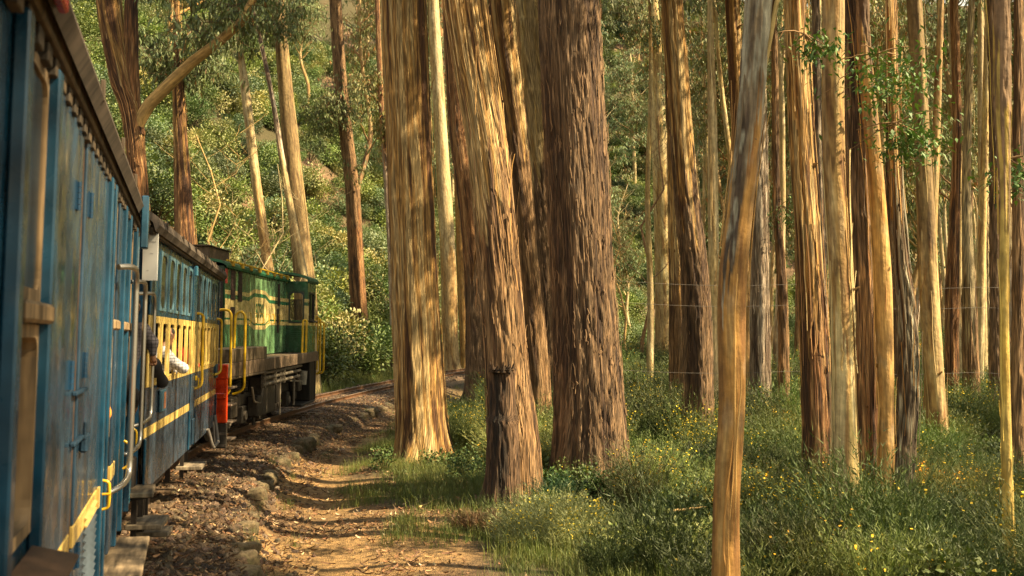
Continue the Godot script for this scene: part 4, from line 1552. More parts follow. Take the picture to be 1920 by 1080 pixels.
# ---- people: tapered capsules joined by a smooth minimum and meshed as surface nets
func caps_mesh(b: MB, caps: Array, cell: float, soft: float, colour: Callable) -> void:
	var lo := Vector3.INF
	var hi := -Vector3.INF
	for c: Array in caps:
		var r := Vector3.ONE * (maxf(c[2], c[3]) + soft + cell * 2)
		for p: Vector3 in [c[0], c[1]]:
			lo = lo.min(p - r)
			hi = hi.max(p + r)
	var n := Vector3i(((hi - lo) / cell).ceil()) + Vector3i.ONE
	var f := PackedFloat32Array()
	f.resize(n.x * n.y * n.z)
	f.fill(1.0)
	for c: Array in caps:
		var A: Vector3 = c[0]
		var B: Vector3 = c[1]
		var ra: float = c[2]
		var rb: float = c[3]
		var e := B - A
		var ee := maxf(e.length_squared(), 1e-9)
		var m := Vector3.ONE * (maxf(ra, rb) + soft + cell * 2)
		var i0 := Vector3i(((A.min(B) - m - lo) / cell).floor()).clamp(Vector3i.ZERO, n - Vector3i.ONE)
		var i1 := Vector3i(((A.max(B) + m - lo) / cell).ceil()).clamp(Vector3i.ZERO, n - Vector3i.ONE)
		for z in range(i0.z, i1.z + 1):
			for y in range(i0.y, i1.y + 1):
				for x in range(i0.x, i1.x + 1):
					var p := lo + Vector3(x, y, z) * cell
					var t := clampf((p - A).dot(e) / ee, 0, 1)
					var d := p.distance_to(A + e * t) - lerpf(ra, rb, t)
					var k := (z * n.y + y) * n.x + x
					var h := clampf(0.5 + 0.5 * (f[k] - d) / soft, 0, 1)
					f[k] = lerpf(f[k], d, h) - soft * h * (1.0 - h)
	var id := {}
	var step := [1, n.x, n.x * n.y]
	for z in n.z - 1:
		for y in n.y - 1:
			for x in n.x - 1:
				var k := (z * n.y + y) * n.x + x
				var s := 0
				var sum := Vector3.ZERO
				var cnt := 0
				for q in 8:
					if f[k + (q & 1) + ((q >> 1) & 1) * n.x + (q >> 2) * n.x * n.y] < 0.0: s += 1
				if s == 0 or s == 8: continue
				for q in 8:
					for ax in 3:
						if (q >> ax) & 1: continue
						var ka: int = k + (q & 1) + ((q >> 1) & 1) * n.x + (q >> 2) * n.x * n.y
						var kb: int = ka + step[ax]
						if (f[ka] < 0.0) != (f[kb] < 0.0):
							var pa := Vector3(q & 1, (q >> 1) & 1, q >> 2)
							pa[ax] += f[ka] / (f[ka] - f[kb])
							sum += pa
							cnt += 1
				var p := lo + (Vector3(x, y, z) + sum / cnt) * cell
				var g := Vector3(f[k + 1] - f[k], f[k + n.x] - f[k], f[k + n.x * n.y] - f[k])
				b.col = colour.call(p)
				id[k] = b.put(p, g.normalized())
	for k: int in id:
		for ax in 3:
			if (f[k] < 0.0) == (f[k + step[ax]] < 0.0): continue
			var s1: int = step[(ax + 1) % 3]
			var s2: int = step[(ax + 2) % 3]
			if not (id.has(k - s1) and id.has(k - s2) and id.has(k - s1 - s2)): continue
			var q := [id[k], id[k - s1], id[k - s1 - s2], id[k - s2]]
			var nn := (b.v[q[2]] - b.v[q[0]]).cross(b.v[q[1]] - b.v[q[0]])
			var out := Vector3.ZERO
			out[ax] = 1.0 if f[k] < 0.0 else -1.0
			if nn.dot(out) < 0.0: q = [q[0], q[3], q[2], q[1]]
			for i: int in [q[0], q[1], q[2], q[0], q[2], q[3]]: b.ix.append(i)


const SKIN := Color(0.2, 0.095, 0.05)

# joints: hips, chest, neck, head, look (a direction), and two arms as [shoulder, elbow, wrist, grip direction]
func person(label: String, at: Vector3, turn: float, j: Dictionary, shirt: Color, shirt_mat: Material, group := "") -> Node3D:
	var o := thing("person", label, "person", at, group)
	o.rotation.y = turn
	var hips: Vector3 = j.hips
	var chest: Vector3 = j.chest
	var neck: Vector3 = j.neck
	var head: Vector3 = j.head
	var look: Vector3 = (j.look as Vector3).normalized()
	var side := look.cross(Vector3.UP).normalized()
	var up := side.cross(look).normalized()
	var caps := [[hips, chest, 0.14, 0.15], [chest, neck, 0.13, 0.055], [neck, head - up * 0.04, 0.052, 0.05]]
	var cloth := [[hips, chest, 0.158, 0.168], [chest, neck - Vector3(0, 0.03, 0), 0.15, 0.075]]
	for s: float in [-1.0, 1.0]:           # thighs to the knees, seated or standing
		var hp := hips + side * s * 0.09
		var knee: Vector3 = hp + (Vector3(0, 0, -0.42) if j.get("sits", true) else Vector3(0, -0.45, 0))
		var foot: Vector3 = knee + (Vector3(0, -0.42, 0) if j.get("sits", true) else Vector3(0, -0.42, 0))
		for k: Array in [[hp, knee, 0.08, 0.058], [knee, foot, 0.055, 0.04], [foot, foot + Vector3(0, 0, -0.14) - Vector3(0, 0.03, 0), 0.042, 0.035]]:
			caps.append(k)
	var hands := []
	for a: Array in j.arms:
		var s: float = signf(side.dot(a[0] - chest))
		for k: Array in [[chest + (a[0] - chest) * 0.5, a[0], 0.09, 0.068], [a[0], a[1], 0.056, 0.044], [a[1], a[2], 0.042, 0.029]]:
			caps.append(k)
			if not (a.size() > 4 and a[4] == "bare" and k[0] == a[1]):
				cloth.append([k[0], k[1] if k[1] != a[2] else (a[1] as Vector3).lerp(a[2], 0.93), k[2] + 0.014, k[3] + 0.014])
		hands.append(a)
	var b := MB.new()
	var trousers := Color(0.03, 0.03, 0.04)
	caps_mesh(b, caps, 0.016, 0.04, func(p: Vector3) -> Color: return trousers if p.y < hips.y + 0.02 else SKIN)
	# head on a finer grid
	var hc := [[head - look * 0.012 + up * 0.03, head + look * 0.012 + up * 0.02, 0.085, 0.082], [head + look * 0.02 - up * 0.03, head + look * 0.045 - up * 0.085, 0.066, 0.038], [head - look * 0.03 + up * 0.01, head - look * 0.02 - up * 0.05, 0.078, 0.055], [head + look * 0.09 + up * 0.015, head + look * 0.108 - up * 0.025, 0.008, 0.016], [head + look * 0.078 - up * 0.062 - side * 0.018, head + look * 0.078 - up * 0.062 + side * 0.018, 0.01, 0.01]]
	for s: float in [-1.0, 1.0]:
		hc.append([head + side * s * 0.083 + up * 0.01 - look * 0.005, head + side * s * 0.08 - up * 0.035, 0.016, 0.01])
	caps_mesh(b, hc, 0.006, 0.014, func(p: Vector3) -> Color: return SKIN * 0.75 if (p - head).dot(up) < -0.055 and (p - head).dot(up) > -0.068 and (p - head).dot(look) > 0.05 else SKIN)
	for a: Array in hands:
		var w: Vector3 = a[2]
		var fwd: Vector3 = (a[3] as Vector3).normalized()
		var pl: Vector3 = (w - (a[1] as Vector3)).normalized()
		var lat := pl.cross(fwd).normalized()
		var hcap := [[w, w + pl * 0.07, 0.026, 0.03]]
		for f in 4:
			var root := w + pl * 0.075 + lat * (f - 1.5) * 0.019
			var L: float = [0.034, 0.04, 0.037, 0.028][f]
			var k1 := root + pl * L + fwd * 0.008
			var k2 := k1 + (pl * 0.3 + fwd).normalized() * L * 0.8
			var k3 := k2 + (fwd - pl * 0.5).normalized() * L * 0.6
			hcap.append_array([[root, k1, 0.0095, 0.009], [k1, k2, 0.009, 0.0085], [k2, k3, 0.0085, 0.007]])
		var th := w + pl * 0.02 + lat * 0.028
		hcap.append_array([[th, th + pl * 0.035 + lat * 0.018 + fwd * 0.012, 0.012, 0.01], [th + pl * 0.035 + lat * 0.018 + fwd * 0.012, th + pl * 0.05 + lat * 0.01 + fwd * 0.04, 0.01, 0.008]])
		caps_mesh(b, hcap, 0.004, 0.006, func(_p: Vector3) -> Color: return SKIN)
	put("body", b, M.skin, o)
	b = MB.new()
	caps_mesh(b, cloth, 0.016, 0.045, func(p: Vector3) -> Color: return shirt * (1.0 + 0.1 * sin(p.y * 60.0 + p.x * 25.0)))
	put("shirt", b, shirt_mat, o)
	b = MB.new()
	var hair := []
	for i in 14:
		var a := TAU * i / 14.0
		var dirn := (side * cos(a) + look * sin(a) * 0.9 - look * 0.25).normalized()
		hair.append([head + up * 0.055 - look * 0.02, head + up * (0.045 if dirn.dot(look) > 0.3 else 0.0) + dirn * (0.055 if dirn.dot(look) > 0.3 else 0.048) - look * 0.015, 0.062, 0.046])
	caps_mesh(b, hair, 0.008, 0.012, func(p: Vector3) -> Color: return Color(0.012, 0.01, 0.01) * (1.0 + 0.6 * sin(p.x * 300.0 + p.z * 200.0)))
	put("hair", b, M.cloth, o)
	b = MB.new()
	for s: float in [-1.0, 1.0]:
		b.col = Color(0.6, 0.56, 0.5)
		b.rod(head + look * 0.083 + side * s * 0.03 + up * 0.018, head + look * 0.088 + side * s * 0.03 + up * 0.018, 0.011, 8)
		b.col = Color(0.015, 0.01, 0.008)
		b.rod(head + look * 0.088 + side * s * 0.03 + up * 0.018, head + look * 0.09 + side * s * 0.03 + up * 0.018, 0.006, 8)
	put("eyes", b, M.skin, o)
	return o


func people() -> void:
	# in the middle coach: local frame of the coach, x out of the window, -z ahead
	var turn := atan(0.2144)
	var base := Vector3(-4.735, 0, -9.316)
	person("passenger in a white checked shirt looking out of the middle coach window", base + (Vector3(0.86, 0, -1.95)).rotated(Vector3.UP, turn) + Vector3(0.03, 0, 0), turn, {"hips": Vector3(-0.08, 1.47, 0.1), "chest": Vector3(0.1, 1.82, 0.06), "neck": Vector3(0.13, 1.97, 0.03), "head": Vector3(0.17, 2.12, 0), "look": Vector3(0.75, -0.15, -0.8),
		"arms": [[Vector3(0.2, 1.86, 0.2), Vector3(0.36, 1.73, 0.02), Vector3(0.25, 1.75, -0.22), Vector3(-0.5, -1, 0)], [Vector3(-0.05, 1.84, -0.14), Vector3(0.2, 1.7, -0.32), Vector3(0.24, 1.73, -0.42), Vector3(0, -1, 0)]]}, Color(0.9, 0.9, 0.95), M.check_cloth)
	person("passenger in black clothes slumped against the first window of the middle coach", base + (Vector3(0.8, 0, -0.75)).rotated(Vector3.UP, turn) + Vector3(0.03, 0, 0), turn, {"hips": Vector3(-0.05, 1.47, 0.15), "chest": Vector3(0.1, 1.74, 0.06), "neck": Vector3(0.0, 1.93, 0.0), "head": Vector3(-0.1, 2.05, -0.05), "look": Vector3(-0.3, -0.3, -1),
		"arms": [[Vector3(0.27, 1.8, 0.1), Vector3(0.34, 1.62, -0.08), Vector3(0.12, 1.6, -0.25), Vector3(0, -1, 0)], [Vector3(-0.2, 1.78, -0.02), Vector3(-0.2, 1.55, -0.15), Vector3(-0.05, 1.5, -0.3), Vector3(0, -1, 0)]]}, Color(0.015, 0.013, 0.015), M.cloth)
	person("passenger in a red top behind the yellow grab rail of the middle coach", base + (Vector3(0.76, 0, -4.75)).rotated(Vector3.UP, turn) + Vector3(0.03, 0, 0), turn, {"hips": Vector3(-0.08, 1.47, 0.08), "chest": Vector3(0.1, 1.8, 0.03), "neck": Vector3(0.08, 1.97, 0.0), "head": Vector3(0.05, 2.11, -0.03), "look": Vector3(0.2, -0.1, -1),
		"arms": [[Vector3(0.24, 1.85, 0.05), Vector3(0.28, 1.68, -0.12), Vector3(0.1, 1.66, -0.28), Vector3(0, -1, 0)], [Vector3(-0.18, 1.84, -0.02), Vector3(-0.2, 1.58, -0.12), Vector3(-0.05, 1.55, -0.3), Vector3(0, -1, 0)]]}, Color(0.5, 0.015, 0.015), M.cloth)
	turn = atan(0.333)
	base = Vector3(-1.635, 0, 0.369)
	person("passenger in an orange top with an elbow out of the near coach window", base + (Vector3(0.835, 0, -7.0)).rotated(Vector3.UP, turn) + Vector3(0.03, 0, 0), turn, {"hips": Vector3(-0.1, 1.25, 0.25), "chest": Vector3(0.05, 1.55, 0.2), "neck": Vector3(0.0, 1.8, 0.12), "head": Vector3(-0.03, 1.95, 0.1), "look": Vector3(0.2, -0.2, -1),
		"arms": [[Vector3(0.2, 1.8, 0.14), Vector3(0.225, 1.58, 0.04), Vector3(0.1, 1.5, -0.12), Vector3(0, -1, 0)], [Vector3(-0.2, 1.65, 0.1), Vector3(-0.2, 1.4, -0.05), Vector3(-0.05, 1.35, -0.2), Vector3(0, -1, 0)]]}, Color(0.7, 0.24, 0.03), M.cloth)
	person("passenger in a black jacket resting an arm on the last near coach window", base + (Vector3(0.86, 0, -8.85)).rotated(Vector3.UP, turn) + Vector3(0.03, 0, 0), turn, {"hips": Vector3(-0.1, 1.25, 0.25), "chest": Vector3(0.05, 1.55, 0.15), "neck": Vector3(0.0, 1.8, 0.1), "head": Vector3(-0.05, 1.95, 0.08), "look": Vector3(0.2, -0.2, -1),
		"arms": [[Vector3(0.2, 1.74, 0.05), Vector3(0.3, 1.58, -0.05), Vector3(0.3, 1.5, -0.2), Vector3(-1, -0.4, 0)], [Vector3(-0.2, 1.65, 0.1), Vector3(-0.2, 1.4, -0.05), Vector3(-0.05, 1.35, -0.2), Vector3(0, -1, 0)]]}, Color(0.014, 0.013, 0.016), M.cloth)
	person("person in a grey knitted sleeve leaning out behind the white board, gripping the last rail", base + (Vector3(0.9, 0, -10.05)).rotated(Vector3.UP, turn) + Vector3(0.03, 0, 0), turn, {"hips": Vector3(0.0, 1.55, 0.0), "chest": Vector3(0.1, 1.98, 0.0), "neck": Vector3(0.13, 2.22, 0.0), "head": Vector3(0.16, 2.4, -0.02), "look": Vector3(0.4, 0, -1), "sits": false,
		"arms": [[Vector3(0.27, 2.16, 0.06), Vector3(0.36, 2.35 - 0.3, -0.02), Vector3(0.37, 2.32 - 0.38, -0.04), Vector3(-0.4, 0.0, 1)], [Vector3(-0.12, 2.1, 0.0), Vector3(-0.2, 1.85, 0.05), Vector3(-0.12, 1.65, 0.0), Vector3(0, -1, 0.3)]]}, Color(0.17, 0.15, 0.17), M.check_cloth)


func trees() -> void:
	gum("giant golden stringy trunk beside the path, pale shredded bark lit at its foot", "gold", "gold", -99.0, -1.87, 20.67, [Vector3(0.00, -0.49, 0.597), Vector3(-0.07, 0.41, 0.540), Vector3(-0.21, 3.16, 0.500), Vector3(-0.36, 6.52, 0.482), Vector3(-0.47, 9.47, 0.482)])
	gum("smooth creamy trunk just right behind the giant golden trunk", "gold2", "cream", 6.8, -3.28, 52.00, [Vector3(0.00, 0.58, 0.433), Vector3(-0.25, 7.37, 0.404), Vector3(-0.62, 13.23, 0.361), Vector3(-1.06, 20.64, 0.289)])
	gum("thin shaded trunk squeezed behind the dark trunk near the rails", "ochre", "ochre", -99.0, -2.70, 56.00, [Vector3(0.00, 0.74, 0.311), Vector3(-0.37, 9.35, 0.264), Vector3(-0.72, 22.07, 0.218)])
	gum("dark furrowed trunk with rusty upper bark just left of the broken stump", "fibre", "rust", 4.4, -1.24, 36.83, [Vector3(0.00, -0.14, 0.512), Vector3(-0.15, 3.98, 0.430), Vector3(-0.40, 6.87, 0.409), Vector3(-0.78, 9.98, 0.409), Vector3(-1.00, 13.12, 0.389), Vector3(-1.13, 15.23, 0.368)])
	gum("broad leaning trunk with a yellow-green patch high up, behind the broken stump", "brown", "gold", 4.7, 0.05, 15.12, [Vector3(0.00, -0.50, 0.403), Vector3(-0.02, 0.37, 0.391), Vector3(-0.13, 1.61, 0.328), Vector3(-0.26, 3.21, 0.307), Vector3(-0.47, 5.34, 0.323), Vector3(-0.80, 7.49, 0.336)])
	gum("slender leaning trunk with shaggy top wedged between the stump trunk and the massive trunk", "brown", "gold", 7.0, 0.70, 23.63, [Vector3(0.00, -0.48, 0.302), Vector3(-0.08, 1.34, 0.289), Vector3(-0.31, 3.83, 0.276), Vector3(-0.62, 7.16, 0.289), Vector3(-0.97, 10.53, 0.328)])
	gum("trunk with smooth pale yellow upper bark ending in a torn edge", "fibre", "pale", 6.3, 1.15, 28.93, [Vector3(0.00, -0.42, 0.273), Vector3(-0.15, 4.55, 0.289), Vector3(-0.25, 6.30, 0.354), Vector3(-0.37, 8.29, 0.402), Vector3(-0.66, 12.42, 0.450)])
	gum("massive dark brown fibrous trunk standing in front of all others", "fibre", "fibre", -99.0, 1.32, 15.88, [Vector3(0.00, -0.50, 0.648), Vector3(-0.02, 0.19, 0.613), Vector3(-0.07, 1.50, 0.556), Vector3(-0.14, 2.91, 0.516), Vector3(-0.26, 5.50, 0.516), Vector3(-0.37, 7.76, 0.494)])
	gum("broad pale golden trunk standing close to the far rails", "gold2", "pale", 4.3, 8.62, 54.80, [Vector3(0.00, 0.28, 0.502), Vector3(0.01, 4.90, 0.472), Vector3(-0.05, 9.19, 0.487), Vector3(-0.33, 16.94, 0.396), Vector3(-0.54, 21.64, 0.274)])
	gum("narrow brown trunk touching the left side of the two-tone trunk", "brown", "gold", 3.7, 4.27, 25.19, [Vector3(0.00, -0.16, 0.175), Vector3(0.02, 3.39, 0.154), Vector3(-0.02, 6.07, 0.140), Vector3(-0.09, 11.08, 0.119)])
	gum("two-tone trunk, dark and shaggy below, golden and smooth above", "fibre", "gold", 5.3, 3.90, 20.24, [Vector3(0.00, -0.20, 0.309), Vector3(-0.03, 3.13, 0.270), Vector3(-0.23, 5.29, 0.236), Vector3(-0.34, 7.00, 0.225), Vector3(-0.50, 9.32, 0.225)])
	gum("very straight slim white trunk right of the two-tone trunk", "cream", "cream", -99.0, 5.02, 23.86, [Vector3(0.00, -0.18, 0.133), Vector3(-0.00, 3.32, 0.133), Vector3(0.01, 7.21, 0.119), Vector3(-0.02, 10.61, 0.066)])
	gum("golden slim trunk half hidden behind the lichen-covered leaning tree", "gold2", "gold", 4.0, 6.21, 25.61, [Vector3(0.00, -0.16, 0.157), Vector3(0.00, 3.41, 0.142), Vector3(-0.12, 7.58, 0.171), Vector3(-0.23, 11.23, 0.185)])
	gum("lichen-spotted orange tree leaning right in front, with a forked side branch", "ochre", "lichen", 3.4, 1.86, 8.47, [Vector3(0.00, -0.50, 0.118), Vector3(0.00, 0.02, 0.113), Vector3(0.01, 0.67, 0.108), Vector3(0.05, 1.22, 0.106), Vector3(0.07, 1.59, 0.108), Vector3(0.08, 2.53, 0.113), Vector3(0.15, 3.20, 0.108), Vector3(0.24, 3.91, 0.108), Vector3(0.30, 4.63, 0.108), Vector3(0.34, 5.12, 0.108)])
	gum("grey stringy trunk lit on its right side behind the leaning lichen tree", "greyb", "cream", 7.6, 6.24, 24.25, [Vector3(0.00, -0.17, 0.269), Vector3(0.03, 3.34, 0.229), Vector3(0.05, 5.92, 0.202), Vector3(0.08, 7.98, 0.162), Vector3(0.08, 10.75, 0.121)])
	gum("thin brown trunk with a leafy tuft, alone in the bright gap", "brown", "brown", -99.0, 6.92, 24.51, [Vector3(0.00, -0.17, 0.129), Vector3(-0.03, 3.35, 0.123), Vector3(-0.14, 5.27, 0.102), Vector3(-0.16, 8.74, 0.082), Vector3(-0.16, 10.84, 0.068)])
	gum("thick golden trunk with peeling ribbons and red-brown foot, right of the bright gap", "rust", "gold", 2.0, 5.10, 16.08, [Vector3(0.00, -0.20, 0.250), Vector3(-0.01, 0.70, 0.232), Vector3(-0.07, 2.92, 0.214), Vector3(-0.20, 5.54, 0.192), Vector3(-0.26, 7.83, 0.170)])
	gum("faint slim trunk directly behind the thick golden ribboned trunk", "greyb", "greyb", -99.0, 7.97, 24.51, [Vector3(0.00, -0.17, 0.136), Vector3(-0.05, 3.35, 0.123), Vector3(-0.11, 7.34, 0.116), Vector3(-0.11, 10.84, 0.095)])
	gum("pale trunk with creamy lit right flank and whitish flared foot", "pale", "gold2", 2.6, 4.09, 11.71, [Vector3(0.00, -0.20, 0.169), Vector3(-0.05, 0.44, 0.150), Vector3(-0.06, 1.72, 0.130), Vector3(-0.07, 2.70, 0.117), Vector3(-0.12, 4.61, 0.130), Vector3(-0.09, 6.28, 0.130)])
	gum("reddish brown stringy trunk behind the creamy-flanked trunk", "rust", "fibre", 3.6, 4.63, 12.70, [Vector3(0.00, -0.20, 0.123), Vector3(0.01, 1.69, 0.134), Vector3(-0.02, 3.03, 0.127), Vector3(-0.06, 4.82, 0.127), Vector3(-0.06, 6.63, 0.120)])
	gum("smooth ochre pole-like trunk without loose bark, dark towards its top", "ochre", "fibre", 5.0, 4.61, 12.05, [Vector3(0.00, -0.20, 0.114), Vector3(0.05, 1.05, 0.100), Vector3(0.04, 2.72, 0.107), Vector3(-0.00, 3.66, 0.094), Vector3(-0.07, 4.68, 0.090), Vector3(-0.14, 5.71, 0.084), Vector3(-0.16, 6.40, 0.080)])
	gum("dark shaggy trunk behind the smooth ochre pole-like trunk", "fibre", "brown", 6.4, 9.19, 23.00, [Vector3(0.00, -0.18, 0.204), Vector3(0.02, 3.28, 0.192), Vector3(-0.01, 7.02, 0.153), Vector3(0.01, 10.30, 0.128)])
	gum("leaning trunk with grey lichen left flank and orange right flank", "lichen", "gold", 3.1, 4.97, 12.33, [Vector3(0.00, -0.20, 0.123), Vector3(0.05, 0.55, 0.123), Vector3(0.13, 1.70, 0.123), Vector3(0.11, 2.59, 0.116), Vector3(0.06, 3.00, 0.096), Vector3(0.01, 4.04, 0.068), Vector3(-0.01, 6.50, 0.051)])
	gum("sturdy trunk with dark left half and golden right half, right of the lichen flank", "gold2", "olive", 4.2, 8.15, 18.48, [Vector3(0.00, -0.20, 0.195), Vector3(-0.03, 1.00, 0.164), Vector3(-0.11, 3.04, 0.169), Vector3(-0.13, 4.49, 0.159), Vector3(-0.17, 6.05, 0.144), Vector3(-0.26, 8.69, 0.144)])
	gum("slim leaning stem crossing behind the sturdy half-golden trunk", "gold2", "gold2", -99.0, 8.81, 20.52, [Vector3(0.00, -0.20, 0.091), Vector3(0.15, 3.15, 0.086), Vector3(0.30, 5.91, 0.080), Vector3(0.39, 7.66, 0.074), Vector3(0.49, 9.42, 0.057)])
	gum("reddish trunk with a broken bark spur at half height", "rust", "rust", -99.0, 11.64, 25.61, [Vector3(0.00, -0.16, 0.185), Vector3(0.05, 1.28, 0.171), Vector3(0.11, 3.41, 0.171), Vector3(0.23, 5.41, 0.128), Vector3(0.35, 7.58, 0.107), Vector3(0.34, 11.23, 0.100)])
	gum("pale-streaked trunk between the spurred trunk and two thin poles", "brown", "cream", 3.1, 11.87, 24.91, [Vector3(0.00, -0.17, 0.215), Vector3(-0.01, 1.30, 0.187), Vector3(-0.02, 3.37, 0.159), Vector3(-0.03, 6.02, 0.111), Vector3(0.09, 8.85, 0.097), Vector3(0.20, 10.98, 0.076)])
	gum("left one of the two thin pale poles near the right edge", "cream", "cream", -99.0, 17.27, 35.38, [Vector3(0.00, -0.17, 0.187), Vector3(0.04, 3.91, 0.147), Vector3(0.07, 9.67, 0.118), Vector3(0.11, 14.71, 0.088)])
	gum("right one of the two thin pale poles near the right edge", "greyb", "cream", -99.0, 18.25, 36.83, [Vector3(0.00, -0.14, 0.133), Vector3(0.04, 3.98, 0.113), Vector3(0.13, 9.98, 0.092), Vector3(0.18, 15.23, 0.072)])
	gum("bright yellow sunlit sapling trunk in front, dark-barked above", "yellow", "fibre", 3.7, 5.00, 9.77, [Vector3(0.00, -0.20, 0.062), Vector3(-0.01, 0.66, 0.049), Vector3(-0.01, 1.73, 0.043), Vector3(0.00, 2.60, 0.041), Vector3(0.03, 3.64, 0.046), Vector3(0.03, 4.47, 0.071), Vector3(0.05, 5.58, 0.076)])
	gum("dark shaded trunk directly behind the bright yellow sapling", "fibre", "fibre", -99.0, 11.90, 23.74, [Vector3(0.00, -0.18, 0.145), Vector3(0.04, 3.31, 0.132), Vector3(0.06, 7.18, 0.105), Vector3(0.06, 10.56, 0.092)])
	gum("dull brown trunk cut by the right edge of the view", "brown", "brown", -99.0, 8.61, 16.46, [Vector3(0.00, -0.20, 0.119), Vector3(0.05, 2.94, 0.101), Vector3(0.09, 5.62, 0.082), Vector3(0.13, 7.97, 0.069)])
	gum("twin-stemmed golden and red tree rising behind the coaches", "rust", "gold", 8.5, -9.19, 24.00, [Vector3(0.00, 2.26, 0.213), Vector3(-0.15, 5.21, 0.207), Vector3(-0.35, 7.24, 0.213), Vector3(-0.47, 7.92, 0.240), Vector3(-0.66, 8.46, 0.267), Vector3(-1.07, 10.66, 0.293)])
	gum("fluted orange trunk behind the middle coach roof", "rust", "gold", 7.8, -11.47, 34.00, [Vector3(0.00, 4.22, 0.378), Vector3(-0.14, 5.74, 0.340), Vector3(-0.30, 8.41, 0.264), Vector3(-0.47, 11.31, 0.189), Vector3(-0.54, 13.05, 0.113)])
	gum("curved slim tree with forked pale top above the locomotive", "gold2", "cream", 8.2, -10.11, 40.00, [Vector3(0.00, 4.59, 0.222), Vector3(-0.10, 5.15, 0.211), Vector3(-0.34, 6.72, 0.200), Vector3(-0.59, 8.40, 0.189), Vector3(-0.89, 10.66, 0.189), Vector3(-1.14, 12.59, 0.189), Vector3(-1.49, 14.99, 0.100), Vector3(-1.62, 16.36, 0.078)])
	gum("thin leaning pale pole with stubs of broken twigs above the cab", "cream", "greyb", 9.2, -8.18, 38.00, [Vector3(0.00, 3.94, 0.179), Vector3(-0.14, 4.68, 0.169), Vector3(-0.52, 6.48, 0.148), Vector3(-1.04, 9.16, 0.116), Vector3(-1.50, 11.74, 0.095), Vector3(-1.95, 13.80, 0.084), Vector3(-2.34, 15.65, 0.063)])
	gum("shaded olive-brown trunk rising directly behind the locomotive cab", "olive", "olive", -99.0, -9.06, 42.00, [Vector3(0.00, 3.78, 0.490), Vector3(-0.11, 5.18, 0.443), Vector3(-0.58, 9.43, 0.385), Vector3(-1.06, 14.07, 0.303), Vector3(-1.33, 17.08, 0.257)])
	gum("tall slanting rust-brown trunk standing beyond the bend of the rails", "rust", "brown", 8.5, -8.48, 54.00, [Vector3(0.00, 1.86, 0.480), Vector3(-0.23, 4.86, 0.450), Vector3(-0.58, 10.61, 0.405), Vector3(-1.21, 15.95, 0.360), Vector3(-1.62, 21.36, 0.345)])
	gum("thin trunk with drooping dead streamers left of the giant golden trunk", "greyb", "rust", 11.4, -6.16, 50.00, [Vector3(0.00, 1.88, 0.167), Vector3(-0.17, 6.33, 0.153), Vector3(-0.45, 10.82, 0.139), Vector3(-0.70, 14.22, 0.139), Vector3(-0.96, 19.93, 0.125)])


